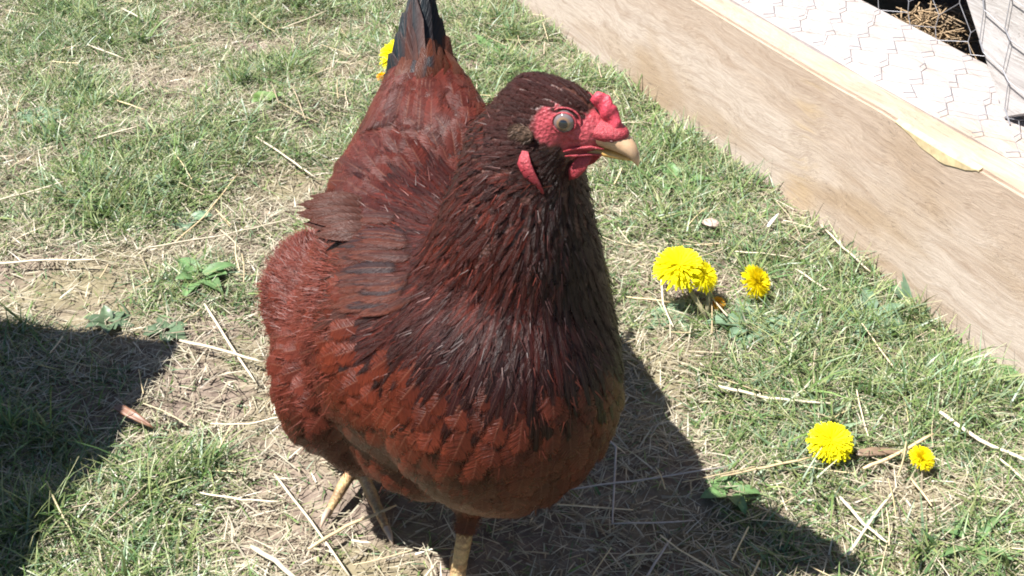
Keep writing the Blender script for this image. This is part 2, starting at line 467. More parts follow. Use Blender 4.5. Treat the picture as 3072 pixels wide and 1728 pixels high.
TOPZ = 0.165
def build_run():
    e = empty("chicken_run", (RA[0], RA[1], 0))
    e.rotation_euler = (0, 0, math.atan2(RD[1], RD[0]))
    tag(e, "pale wooden chicken run with hexagonal wire over its bottom boards, upper right", "chicken run")
    wavy_box("front_board", -0.75, 1.5, 0.0, 0.038, -0.03, TOPZ, M["board"], e, 30, 0.003, 0.0012, 1)
    wavy_box("top_plank", -0.75, 1.5, 0.0412, 0.187, 0.127, TOPZ - 0.004, M["plank"], e, 30, 0.004, 0.0010, 5)
    # split sliver of fresh wood on the lip of the front board
    c0 = ray_run_plane(2700, 360, 0.006); c1 = ray_run_plane(2960, 490, 0.006)
    x0, x1 = c0[0], c1[0]
    bm = bmesh.new(); n = 14; prev = None
    for k in range(n + 1):
        t = k / n; x = x0 + (x1 - x0) * t
        h = 0.0115 * math.sin(math.pi * t ** 1.2) + 0.0006 + 0.0007 * math.sin(t * 23)
        sw = x * 9 + 1                                     # follow the board's own waviness
        wy = lambda z: 0.0012 * (math.sin(sw) + 0.6 * math.sin(2.7 * sw + z * 30))
        wz = 0.0012 * (math.sin(1.3 * sw + 1.0) + 0.7 * math.sin(3.9 * sw))
        ring = [bm.verts.new((x, wy(TOPZ - h) - 0.0007, TOPZ - 0.001 - h + wz)), bm.verts.new((x, wy(TOPZ) - 0.0007, TOPZ - 0.003 + wz)),
                bm.verts.new((x, wy(TOPZ) + 0.004, TOPZ + 0.0008 + wz)), bm.verts.new((x, 0.012, TOPZ - 0.02))]
        if prev:
            for q in range(4):
                bm.faces.new((prev[q], prev[(q + 1) % 4], ring[(q + 1) % 4], ring[q]))
        else:
            bm.faces.new(ring)
        prev = ring
    bm.faces.new(prev[::-1])
    o = bm_obj_local("splinter", bm, m_simple("fresh_wood", (0.43, 0.34, 0.20), 0.6, 0.3, 90, 0.3), e)
    o["label"] = "yellow splintered sliver of fresh wood on the board's edge"
    # leaning post at the right
    p0 = run_local(on_ground(3006, 345, TOPZ)); py = p0[1]
    p1 = ray_run_plane(2895, 0, py)
    ax = norm(p1 - p0); wd = np.array([ax[2], 0, -ax[0]])
    if wd[0] < 0: wd = -wd
    bm = bmesh.new(); L = 0.75
    base = p0 - ax * 0.0
    for yy in (py, py + 0.022):
        for aa, ww in ((-0.004, 0), (L, 0), (L, 0.15), (-0.03, 0.15)):
            q = base + ax * aa + wd * ww; bm.verts.new((q[0], yy, q[2]))
    bm.verts.ensure_lookup_table(); v = bm.verts
    bm.faces.new((v[0], v[1], v[2], v[3])); bm.faces.new((v[7], v[6], v[5], v[4]))
    for a, b2 in ((0, 1), (1, 2), (2, 3), (3, 0)):
        bm.faces.new((v[b2], v[a], v[a + 4], v[b2 + 4]))
    bmesh.ops.bevel(bm, geom=bm.edges[:], offset=0.002, segments=2, affect='EDGES')
    bm_obj_local("post", bm, M["post"], e)
    # wire netting: lies on the plank, turns up at its rear edge, runs on over the post
    segs = []
    a_x, c_y = 0.048, 0.029          # pitch along the board, pitch of rows
    def bend(x, s, h=0.0):
        """s: distance over the plank from its front edge"""
        wob = 0.0006 * math.sin(x * 37 + s * 60)
        if s < 0.148:
            return (x, 0.042 + s, TOPZ - 0.004 + 0.0042 + abs(wob) * 2)
        r = s - 0.148
        return (x + 0.002 * math.sin(r * 40 + x * 9), 0.190 + 0.002 * math.sin(x * 21), TOPZ + 0.001 + r * 1.3)
    rows = 15
    pts = {}
    def node(i, j, half):
        x = -0.1 + a_x * (i + (0.5 if j % 2 else 0.0))
        s = 0.004 + c_y * j + (c_y * 0.36 if half else 0.0)
        rr = random.Random(i * 131 + j * 17 + half)
        return bend(x + rr.uniform(-.003, .003), s + rr.uniform(-.0022, .0022))
    nxm = 38
    for j in range(rows):
        for i in range(nxm):
            lo, hi = node(i, j, 0), node(i, j, 1)
            segs.append((lo, hi, 0.00055))                    # twisted pair, thicker
            if j + 1 < rows:
                i2 = i if j % 2 == 0 else i + 1
                segs.append((hi, node(i2, j + 1, 0), 0.00034))
                segs.append((hi, node(i2 - 1, j + 1, 0), 0.00034))
    # second layer on the post
    q0 = base + np.array([0, -0.0022, 0])
    def pnode(i, j, half):
        rr = random.Random(i * 77 + j * 19 + half + 999)
        w = 0.008 + 0.034 * (i + (0.5 if j % 2 else 0)) + rr.uniform(-.003, .003)
        a = -0.01 + 0.036 * j + (0.014 if half else 0) + rr.uniform(-.002, .002)
        q = q0 + ax * a + wd * w
        return (q[0], q[1] - 0.0012, q[2])
    for j in range(12):
        for i in range(4):
            lo, hi = pnode(i, j, 0), pnode(i, j, 1)
            segs.append((lo, hi, 0.0008))
            if j < 11:
                i2 = i if j % 2 == 0 else i + 1
                if i2 < 4: segs.append((hi, pnode(i2, j + 1, 0), 0.0005))
                if i2 - 1 >= 0: segs.append((hi, pnode(i2 - 1, j + 1, 0), 0.0005))
    VV, F4 = [], []
    off = 0
    for a, b2, r in segs:
        V, F, _ = tube_path([a, b2], [r, r], 5, False, 1.0, (0.3, 0.2, 1.0))
        VV.append(V); F4.append(F + off); off += len(V)
    me_o = mesh_np("wire_netting", np.vstack(VV), [np.vstack(F4)], M["wire"])
    me_o.parent = e
    me_o.location = (0, 0, 0)
    # boxing added out of view to darken the inside: front boards, roof, sides, back
    zlo = 0.335
    for k in range(4):
        z0 = zlo + k * 0.122
        wavy_box("shade_board", -0.75, 1.5, 0.196, 0.214, z0, z0 + 0.119, M["dark_wood"], e, 10, 0.002, 0.0008, k * 2.0)
    wavy_box("shade_roof", -0.8, 1.55, 0.19, 1.25, zlo + 0.49, zlo + 0.508, M["dark_wood"], e, 6, 0.002, 0.0008, 3)
    wavy_box("shade_back", -0.75, 1.5, 1.18, 1.198, -0.02, zlo + 0.488, M["dark_wood"], e, 6, 0.002, 0.0008, 4)
    wavy_box("shade_side", -0.75, -0.732, 0.216, 1.178, -0.02, zlo + 0.488, M["dark_wood"], e, 2, 0.002, 0.0, 6)
    wavy_box("shade_side", 1.482, 1.5, 0.216, 1.178, -0.02, zlo + 0.488, M["dark_wood"], e, 2, 0.002, 0.0, 7)
    wavy_box("inner_board", -0.73, 1.48, 0.188, 0.204, -0.02, 0.125, M["dark_wood"], e, 4, 0.002, 0.0, 9)
    return e
run = build_run()

# ------------------------------------------------------------------ hen
P = at_depth
HC = P(1675, 335, 0.665)                                  # middle of the skull
HF = norm(np.array([0.86, -0.50, -0.04]))
HU = norm(np.array([0.0, 0.0, 1.0]) - HF * HF[2])
HR = np.cross(HF, HU)                                     # the hen's right, towards the camera
def head(f, r, u):
    return HC + HF * f + HR * r + HU * u
TAIL_DIR = norm(np.array([-0.12, 0.95, 0.22]))

def ico(center, radii, axes=None, sub=3):
    bm = bmesh.new(); bmesh.ops.create_icosphere(bm, subdivisions=sub, radius=1.0)
    V = np.array([v.co[:] for v in bm.verts]); Fc = np.array([[v.index for v in f.verts] for f in bm.faces]); bm.free()
    V = V * np.asarray(radii)
    if axes is not None:
        V = V @ np.asarray(axes)
    return V + np.asarray(center), Fc
def cone_capsule(a, b, ra, rb, n=9):
    a = np.asarray(a); b = np.asarray(b)
    Vs, Fs = [], []; off = 0
    L = np.linalg.norm(b - a); n = max(2, int(L / (min(ra, rb) * 0.45)) + 1)
    for k in range(n + 1):
        t = k / n
        V, Fc = ico(a + (b - a) * t, [ra + (rb - ra) * t] * 3, None, 2)
        Vs.append(V); Fs.append(Fc + off); off += len(V)
    return np.vstack(Vs), np.vstack(Fs)

def build_hen_body():
    parts = []
    E_ = lambda c, r, ax=None: parts.append(ico(c, r, ax))
    C_ = lambda a, b, ra, rb: parts.append(cone_capsule(a, b, ra, rb))
    E_(P(1330, 930, 0.75), (0.100, 0.135, 0.095))
    E_(P(1490, 1120, 0.662), (0.083, 0.088, 0.092))
    E_(P(1515, 1255, 0.660), (0.060, 0.076, 0.052))
    E_(P(1330, 1235, 0.715), (0.070, 0.080, 0.043))
    E_(P(1000, 1060, 0.765), (0.043, 0.085, 0.062))
    E_(P(1120, 1190, 0.755), (0.050, 0.070, 0.046))
    E_(P(945, 880, 0.805), (0.036, 0.060, 0.040))
    E_(P(1230, 600, 0.83), (0.062, 0.090, 0.050))
    C_(P(1240, 520, 0.86), P(1262, 215, 0.925), 0.052, 0.022)
    # neck
    C_(head(-0.006, 0, -0.002), P(1572, 500, 0.675), 0.0215, 0.037)
    C_(P(1572, 500, 0.675), P(1545, 740, 0.672), 0.037, 0.0545)
    C_(P(1545, 740, 0.672), P(1525, 980, 0.675), 0.0545, 0.073)
    C_(head(-0.016, 0, 0.000), P(1548, 470, 0.69), 0.0195, 0.036)
    C_(P(1385, 450, 0.85), P(1312, 240, 0.918), 0.036, 0.019)
    # skull
    ax = np.array([HF, HR, HU])
    E_(head(-0.002, 0, -0.002), (0.0275, 0.0185, 0.0210), ax)
    E_(head(0.016, 0, -0.006), (0.018, 0.0135, 0.0150), ax)
    E_(head(0.004, 0, -0.018), (0.018, 0.0150, 0.012), ax)
    # legs: feathered thigh, scaly shank, toes
    lf = on_ground(1372, 1765); lt = P(1412, 1505, 0.668)
    C_(P(1430, 1370, 0.68), lt, 0.036, 0.011)
    C_(lt, lf + [0, 0, 0.010], 0.0068, 0.0060)
    for a, L in ((-1.95, .062), (-1.40, .075), (-0.85, .06), (1.7, .03)):
        d = np.array([math.cos(a), math.sin(a), 0])
        C_(lf + [0, 0, .010], lf + d * L * .5 + [0, 0, .009], .0055, .0048)
        C_(lf + d * L * .5 + [0, 0, .009], lf + d * L + [0, 0, .006], .0048, .0034)
    rf = on_ground(1075, 1425); rf[2] = 0
    rt = rf + np.array([0.008, 0.012, 0.085])
    C_(P(1130, 1120, 0.80), rt, 0.040, 0.011)
    C_(rt, rf + [0, 0, 0.012], 0.0066, 0.0060)
    for q, rr in (((985, 1558), 1), ((1164, 1612), 1), ((1000, 1400), .8)):
        e_ = on_ground(*q); e_[2] = 0
        mid = (rf + e_) * .5
        C_(rf + [0, 0, .013], mid + [0, 0, .011], .0056 * rr, .0052 * rr)
        C_(mid + [0, 0, .011], e_ + [0, 0, .006], .0052 * rr, .0034 * rr)
    b_ = rf + np.array([0.01, .03, 0])
    C_(rf + [0, 0, .012], b_ + [0, 0, .006], .005, .0034)
    Vs, Fs, off = [], [], 0
    for V, Fc in parts:
        Vs.append(V); Fs.append(Fc + off); off += len(V)
    tmp = mesh_np("hen_tmp", np.vstack(Vs), [np.vstack(Fs)])
    md = tmp.modifiers.new("r", 'REMESH'); md.mode = 'VOXEL'; md.voxel_size = 0.0026
    dg = bpy.context.evaluated_depsgraph_get()
    me = bpy.data.meshes.new_from_object(tmp.evaluated_get(dg))
    old = tmp.data
    bpy.data.objects.remove(tmp); bpy.data.meshes.remove(old)
    n = len(me.vertices)
    V = np.empty(n * 3); me.vertices.foreach_get("co", V); V = V.reshape(-1, 3)
    ed = np.empty(len(me.edges) * 2, np.int32); me.edges.foreach_get("vertices", ed); ed = ed.reshape(-1, 2)
    deg = np.bincount(ed.ravel(), minlength=n)[:, None]
    # smoothing: strong on the body, light on head and legs
    w = np.ones(n)
    w[V[:, 2] < 0.095] = 0.0
    dh = np.linalg.norm(V - HC, axis=1)
    w = np.minimum(w, np.clip((dh - 0.030) / 0.02, 0.04, 1))
    w = np.minimum(w, np.where(V[:, 2] < 0.12, np.clip((V[:, 2] - 0.095) / 0.025, 0.05, 1), 1))
    for _ in range(60):
        acc = np.zeros_like(V)
        np.add.at(acc, ed[:, 0], V[ed[:, 1]]); np.add.at(acc, ed[:, 1], V[ed[:, 0]])
        V = V + (acc / deg - V) * (0.55 * w)[:, None]
    me.vertices.foreach_set("co", V.astype(np.float32).ravel()); me.update()
    return me, V

def m_hen_skin():
    """bare face is red, legs are yellow scales, the rest is dark chestnut skin under the feathers"""
    m, nt, b = new_mat("hen_skin")
    a = nd(nt, "ShaderNodeAttribute", attribute_name="Col")
    v = coords(nt)
    g = tex_noise(nt, v, 380.0, 4, 0.6)
    c = mixc(nt, 1.0, a.outputs["Color"], ramp(nt, g, [(0.3, (0.62, 0.55, 0.55)), (0.7, (1.25, 1.3, 1.3))]), 'MULTIPLY')
    c = mixc(nt, 1.0, c, ramp(nt, tex_noise(nt, v, 130.0, 3, 0.6), [(0.3, (0.78, 0.66, 0.68)), (0.7, (1.15, 1.35, 1.3))]), 'MULTIPLY')
    nt.links.new(c, b.inputs["Base Color"])
    b.inputs["Roughness"].default_value = 0.48
    b.inputs["Specular IOR Level"].default_value = 0.45
    vo = nt.nodes.new("ShaderNodeTexVoronoi"); vo.inputs["Scale"].default_value = 420.0
    nt.links.new(v, vo.inputs["Vector"])
    bump(nt, b, mth(nt, 'ADD', vo.outputs["Distance"], tex_noise(nt, v, 520.0, 3, 0.7)), 0.5, 0.0013)
    return m

hen_me, HV = build_hen_body()
hen_base = np.array([-0.06, 0.73, 0.0])
hen = empty("hen", hen_base)
tag(hen, "reddish brown hen with dark neck, red face and upright tail walking on the grass", "hen")
nf = len(hen_me.vertices)
HN = np.empty(nf * 3); hen_me.vertices.foreach_get("normal", HN); HN = HN.reshape(-1, 3)

def head_coords(V):
    q = V - HC
    return q @ HF, q @ HR, q @ HU
def face_mask(V):
    """1 on the bare red face"""
    f, r, u = head_coords(V)
    near = np.linalg.norm(V - HC, axis=1) < 0.062
    e1 = ((f - 0.0105) / 0.0150) ** 2 + ((u - 0.001) / 0.0128) ** 2
    e2 = ((f - 0.0240) / 0.0145) ** 2 + ((u + 0.0090) / 0.0115) ** 2
    e3 = ((f - 0.0290) / 0.0150) ** 2 + ((u + 0.016) / 0.010) ** 2
    d = np.minimum(np.minimum(e1, e2), e3)
    brow = (u > 0.007 + 0.30 * (0.020 - f)) & (np.abs(r) < 0.0125)
    m = np.clip((1.15 - d) / 0.25, 0, 1) * near
    m = np.where(brow & (f < 0.022), 0, m)
    m = np.maximum(m, np.clip((f - 0.0215) / 0.002, 0, 1) * near * (u > -0.022) * (u < 0.02))
    return m
fm = face_mask(HV)
col = np.tile(np.array([0.055, 0.018, 0.012]), (nf, 1))
col = col * (1 - fm[:, None]) + np.array([0.35, 0.048, 0.060]) * fm[:, None]
LEGS = [(P(1412, 1505, 0.668), on_ground(1372, 1765)), (on_ground(1075, 1425) + np.array([0.008, 0.012, 0.085]), on_ground(1075, 1425))]
def leg_mask(V):
    m = np.clip((0.030 - V[:, 2]) / 0.004, 0, 1)
    for a_, b_ in LEGS:
        ab = b_ - a_; tt = np.clip(((V - a_) @ ab) / (ab @ ab), 0, 1)
        dd = np.linalg.norm(V - a_ - tt[:, None] * ab, axis=1)
        m = np.maximum(m, ((dd < 0.0125) & (V[:, 2] < a_[2] + 0.010)).astype(float))
    return m
leg_m = leg_mask(HV)
leg_c = np.array([0.44, 0.28, 0.14]) * (0.80 + 0.25 * np.sin(HV[:, 2] * 900))[:, None]
col = col * (1 - leg_m[:, None]) + leg_c * leg_m[:, None]
att = hen_me.attributes.new("Col", 'FLOAT_COLOR', 'POINT')
att.data.foreach_set("color", np.hstack([col, np.ones((nf, 1))]).astype(np.float32).ravel())
hen_me.vertices.foreach_set("co", (HV - hen_base).astype(np.float32).ravel())
hen_me.materials.clear(); hen_me.materials.append(m_hen_skin())
for p_ in hen_me.polygons: p_.use_smooth = True
hen_me.name = "body"
body = bpy.data.objects.new("body", hen_me); link(body, hen)
# world-space tree for feather placing
polys = [tuple(p_.vertices) for p_ in hen_me.polygons]
TREE = BVHTree.FromPolygons([Vector(v) for v in HV], polys)

def hpart(name, V, F, mat, parent=None, **kw):
    V = np.asarray(V)
    return mesh_np(name, V, F if isinstance(F, list) else [F], mat, parent or hen, origin=V.mean(0), **kw)

# --- beak: two lofted mandibles
def loft(sections, ns=14):
    """sections: (f, half width, top u, bottom u) -> closed tube in head space"""
    V = []
    for f, hw, ut, ub in sections:
        cu, hu = (ut + ub) / 2, (ut - ub) / 2
        for k in range(ns):
            a = 2 * math.pi * k / ns
            ca, sa = math.cos(a), math.sin(a)
            V.append(head(f, hw * np.sign(ca) * abs(ca) ** .85, cu + hu * np.sign(sa) * abs(sa) ** .85))
    F = []
    for i in range(len(sections) - 1):
        for k in range(ns):
            F.append([i * ns + k, i * ns + (k + 1) % ns, (i + 1) * ns + (k + 1) % ns, (i + 1) * ns + k])
    n = len(V)
    V.append(np.mean(V[:ns], 0)); V.append(np.mean(V[n - ns:n], 0))
    F3 = [[n, (k + 1) % ns, k] for k in range(ns)] + [[n + 1, n - ns + k, n - ns + (k + 1) % ns] for k in range(ns)]
    return np.array(V), [np.array(F), np.array(F3)]
ub = loft([(0.0230, .0092, .0035, -.0118), (0.0290, .0086, .0028, -.0122), (0.0350, .0077, .0012, -.0126), (0.0410, .0066, -.0014, -.0132),
           (0.0455, .0056, -.0040, -.0142), (0.0490, .0045, -.0074, -.0158), (0.0514, .0032, -.0110, -.0180), (0.0527, .0014, -.0150, -.0197)])
hpart("upper_beak", *ub, M["beak"])
lb = loft([(0.0170, .0085, -.0120, -.0180), (0.0250, .0078, -.0125, -.0182), (0.0330, .0062, -.0128, -.0180), (0.0410, .0046, -.0134, -.0176),
           (0.0460, .0030, -.0144, -.0172), (0.0492, .0012, -.0155, -.0170)])
hpart("lower_beak", *lb, M["beak_y"])
# fleshy gape running back along the mouth
for sgn in (1,):
    pts = [head(0.034, .0075 * sgn, -.0110), head(0.027, .0100 * sgn, -.0105), head(0.019, .0128 * sgn, -.0125), head(0.012, .0142 * sgn, -.0160)]
    V, F4, F3 = tube_path(pts, [.0005, .0009, .0009, .0004], 8)
    hpart("upper_lip", V, [F4, F3], M["face"])
    pts = [head(0.033, .0070 * sgn, -.0150), head(0.026, .0098 * sgn, -.0155), head(0.019, .0122 * sgn, -.0172), head(0.013, .0138 * sgn, -.0188)]
    V, F4, F3 = tube_path(pts, [.0005, .0009, .0010, .0004], 8)
    hpart("lower_lip", V, [F4, F3], M["face"])
# nostrils with their fleshy cover
V, Fc = ico(head(0.0300, 0, -.0028), (.0150, .0096, .0066), np.array([HF, HR, HU]))
hpart("cere", V, Fc, M["face"])
for sgn in (1, -1):
    V, Fc = ico(head(0.0385, .0080 * sgn, -.0045), (.0013, .0008, .0007), np.array([HF, HR, HU]), 2)
    hpart("nostril", V, Fc, m_simple("nostril_dark", (0.05, 0.012, 0.012), 0.6))

# --- comb: low single comb with soft points
def build_comb():
    n, ns = 46, 12
    V = []
    for i in range(n + 1):
        t = i / n
        f = 0.0222 + 0.0205 * t
        u0 = 0.0172 - 0.0225 * t ** 1.1
        h = (0.0066 * math.sin(math.pi * min(1, t * 0.98 + 0.01) ** 0.75) ** 0.85 + 0.0006) * (1 + 0.05 * math.sin(t * 27) + 0.02 * math.sin(t * 53))
        nf_, nu_ = 0.46, 0.89
        wv = 0.0006 * math.sin(t * 19)
        for k in range(ns):
            a = 2 * math.pi * k / ns
            ww = (0.0036 * (1 - 0.35 * abs(2 * t - 1) ** 2.5)) * math.cos(a) * (0.75 if math.sin(a) > 0.5 else 1.0) * (1 + 0.03 * math.sin(i * 0.9 + k * 2.1))
            hh = -0.005 + (h + 0.005) * (math.sin(a) + 1) / 2
            V.append(head(f + nf_ * hh, ww + wv, u0 + nu_ * hh))
    F = []
    for i in range(n):
        for k in range(ns):
            F.append([i * ns + k, i * ns + (k + 1) % ns, (i + 1) * ns + (k + 1) % ns, (i + 1) * ns + k])
    nn = len(V)
    V.append(np.mean(V[:ns], 0)); V.append(np.mean(V[nn - ns:nn], 0))
    F3 = [[nn, (k + 1) % ns, k] for k in range(ns)] + [[nn + 1, nn - ns + k, nn - ns + (k + 1) % ns] for k in range(ns)]
    hpart("comb", V, [np.array(F), np.array(F3)], M["comb"])
build_comb()

# --- eyes
def build_eye(sgn):
    _, r0 = None, 0.0150
    c = head(0.0105, 0.0116 * sgn, 0.0022)
    look = norm(HR * sgn * 0.93 + HF * 0.30 + HU * 0.12)
    s1 = norm(np.cross(look, HU)); s2 = np.cross(s1, look)
    m, nt, b = new_mat("eye_ball")
    gm = nt.nodes.new("ShaderNodeAttribute"); gm.attribute_name = "Col"
    nt.links.new(gm.outputs["Color"], b.inputs["Base Color"])
    b.inputs["Roughness"].default_value = 0.06; b.inputs["Specular IOR Level"].default_value = 0.7
    b.inputs["Coat Weight"].default_value = 0.6; b.inputs["Coat Roughness"].default_value = 0.03
    V, Fc = ico((0, 0, 0), (.0072, .0072, .0072), None, 5)
    cs = V @ look / .0072
    ang = np.degrees(np.arccos(np.clip(cs, -1, 1)))
    cc = np.tile(np.array([0.09, 0.07, 0.07]), (len(V), 1))
    iris = np.array([0.135, 0.110, 0.108]); irin = np.array([0.190, 0.110, 0.060])
    k = np.clip((56 - ang) / 4, 0, 1)[:, None]; cc = cc * (1 - k) + iris * k
    k = np.clip((38 - ang) / 10, 0, 1)[:, None]; cc = cc * (1 - k) + irin * k
    k = np.clip((23 - ang) / 2, 0, 1)[:, None]; cc = cc * (1 - k) + np.array([0.006, 0.007, 0.012]) * k
    eye = mesh_np("eye", V + c, [Fc], m, hen, cols=cc, origin=c)
    # eyelid ring and folds
    for rr, tr, dep, up in ((.0064, .00070, .0040, 0.0), (.0088, .00060, .0022, 0.0002)):
        pts = []
        for q in range(29):
            a = 2 * math.pi * q / 28
            pts.append(c + look * dep + s1 * rr * 1.06 * math.cos(a) + s2 * rr * 0.90 * math.sin(a) + HU * up)
        V, F4, _ = tube_path(pts, tr, 8, False, 1.0, look)
        hpart("eyelid", V, [F4], M["face"], eye)
build_eye(1); build_eye(-1)

# --- ear tuft, ear lobe, wattles on each side
for sgn in (1, -1):
    def skin(u_, v_, out):
        h_ = TREE.ray_cast(Vector((0, 0, CAM_H)), Vector(ray(u_, v_)).normalized())
        q_ = np.array(h_[0]) + np.array(h_[1]) * out
        if sgn < 0:
            q_ = q_ - 2 * HR * ((q_ - HC) @ HR)
        return q_
    c_ = skin(1568, 405, .0030)
    V, Fc = ico(c_ - HR * sgn * .0015, (.0070, .0016, .0056), np.array([HF, HR, HU]))
    V = V + HR * sgn * (0.0006 * np.sin(V[:, 0:1] * 3000) * np.sin(V[:, 2:3] * 2600))
    tuft = hpart("ear_tuft", V, Fc, M["ear"])
    re_ = np.random.default_rng(5); k_ = 300
    o_ = re_.normal(0, 1, (k_, 3)); o_ = norm(o_)
    Rr = c_ - HR * sgn * .0015 + (o_ * np.array([.0070, .0016, .0058])) @ np.array([HF, HR, HU])
    Dd = norm(o_ @ np.array([HF, HR, HU]) * .25 - HF * .8 - HU * .35 + re_.normal(0, .25, (k_, 3)))
    V, F, T = strips(Rr, Dd, norm(np.cross(Dd, HR + re_.normal(0, .3, (k_, 3)))), re_.uniform(.0015, .0038, k_), np.full(k_, .0006), 2, np.zeros(k_), Dd)
    fb = hpart("ear_fibres", V, F, M["down"], tuft, cols=np.repeat(np.array([.085, .052, .036]) * re_.uniform(.5, 1.4, (k_, 1)), 6, 0)); fb["kind"] = "stuff"
    # lobe: a drooping crescent
    pts = [skin(1576, 452, .0012), skin(1572, 488, .0018), skin(1588, 522, .0020), skin(1612, 552, .0018), skin(1628, 580, .0012)]
    V, F4, F3 = tube_path(pts, [.0022, .0050, .0044, .0022, .0008], 10, True, 0.30, HR)
    hpart("ear_lobe", V, [F4, F3], M["face"])
    pts = [head(0.0250, .0075 * sgn, -.0170), head(0.0215, .0095 * sgn, -.0230), head(0.0170, .0105 * sgn, -.0300), head(0.0140, .0100 * sgn, -.0350)]
    V, F4, F3 = tube_path(pts, [.0024, .0044, .0040, .0014], 10, True, 0.22, HR)
    hpart("wattle", V, [F4, F3], M["face"])

# --- claws
for q in ((985, 1558), (1164, 1612), (1000, 1400)):
    e_ = on_ground(*q); rf_ = on_ground(1075, 1425); d_ = norm(e_ - rf_)
    V, F4, F3 = tube_path([e_ + [0, 0, .008] - d_ * .002, e_ + d_ * .006 + [0, 0, .007], e_ + d_ * .013 + [0, 0, .002]], [.003, .0024, .0004], 8)
    hpart("claw", V, [F4, F3], m_simple("claw_horn", (0.42, 0.32, 0.24), 0.4))

# ------------------------------------------------------------------ feathers
def flow(p, n):
    """lie of the feathers: away from the head, turning towards the tail on the body"""
    d = p - HC
    dist = np.linalg.norm(d)
    away = d / (dist + 1e-6)
    if dist < 0.05:
        away = norm(away * 0.5 - HF * 0.9 + np.array([0, 0, -0.25]))
    k = np.clip((dist - 0.13) / 0.12, 0, 1)
    up = np.clip(n[2], 0, 1)
    tl = TAIL_DIR if n[2] > 0 else norm(TAIL_DIR + np.array([0, 0, -0.15]))
    v = away * (1 - 0.55 * k) + tl * (0.25 + 0.75 * k * (0.35 + 0.65 * up))
    if n[1] < -0.1 or n[2] < 0.3:
        v = v + np.array([-0.10 if p[0] < -0.06 else 0.0, 0, -0.55]) * k
    v = v - n * (v @ n)
    return norm(v)

rnd_edge = random.Random(12)
def region(p, n):
    u_, v_, _ = project(p)
    d = np.linalg.norm(p - HC)
    if d < 0.040: return "head"
    neck_r = None
    if p[1] < 0.78:
        edge = 1095 - 0.00075 * max(0, 1480 - u_) ** 2 if u_ < 1480 else 1095
        edge += 34 * math.sin(u_ * 0.045) * math.sin(u_ * 0.017 + 1) + rnd_edge.uniform(-38, 38)
        if v_ < edge and u_ > 1185 - 0.25 * (v_ - 700) * (v_ > 700) - 0.0 and (u_ - 1185) > (600 - v_) * 0.62:
            return "hackle"
    if p[2] < 0.135 and p[1] > 0.70: return "fluff"
    if u_ < 1000 and v_ > 700: return "flank"
    if n[2] > 0.25 and p[1] > 0.72: return "back"
    return "breast"

SPEC = {  # length, half width, pointedness, lift at tip, spacing
    "head":   (0.012, 0.0018, 0.9, 0.0009, 0.0027),
    "hackle": (0.058, 0.0043, 1.0, 0.0013, 0.0046),
    "breast": (0.032, 0.0100, 0.30, 0.0028, 0.0084),
    "back":   (0.032, 0.0096, 0.40, 0.0028, 0.0084),
    "flank":  (0.030, 0.0105, 0.35, 0.0042, 0.0098),
    "fluff":  (0.028, 0.0095, 0.30, 0.0060, 0.0110),
}
NU, NVV = 6, 5
def feather_color(reg, p, rnd):
    u_, v_, _ = project(p)
    if reg == "head":
        a, b = np.array([0.040, 0.016, 0.014]), np.array([0.095, 0.034, 0.022])
    elif reg == "hackle":
        thr = np.clip((u_ - 1560) / 130, 0, 1)                     # throat and fore-neck: partly black, partly shade painted into the colour
        dk = np.clip((v_ - 820) / 160, 0, 1) * 0.55                # hackles end in black tips
        dk = max(dk, np.clip((640 - v_) / 200, 0, 1) * 0.25)
        a = np.array([0.042, 0.014, 0.011]); b = np.array([0.125, 0.036, 0.020])
        k = max(thr, dk)
        b = b * (2.0 if rnd.random() < 0.33 else 0.75)
        a = a * (1 - k) + np.array([0.007, 0.006, 0.009]) * k
        b = b * (1 - k * .85) + np.array([0.012, 0.009, 0.012]) * k * .85
    elif reg == "breast":
        a, b = np.array([0.122, 0.038, 0.019]), np.array([0.205, 0.068, 0.034])
        dk = np.clip((1215 - v_) / 150, 0, 1) * np.clip((u_ - 1200) / 200, 0, 1) * rnd.uniform(.4, .95)
        a = a * (1 - .75 * dk); b = b * (1 - .6 * dk)
    elif reg == "back":
        a, b = np.array([0.105, 0.034, 0.022]), np.array([0.185, 0.062, 0.040])
        k = np.clip((p[1] - 0.72) / 0.1, 0, 1)
        a = a * (0.55 + .45 * k); b = b * (0.65 + .35 * k)
    elif reg == "flank":
        a, b = np.array([0.135, 0.045, 0.027]), np.array([0.22, 0.078, 0.048])
    else:
        a, b = np.array([0.15, 0.055, 0.03]), np.array([0.23, 0.10, 0.06])
    j = (0.60 + 0.80 * rnd.random()) if reg == "hackle" else (0.72 + 0.56 * rnd.random())
    return a * j * FEATHER_DARK, b * j * FEATHER_DARK

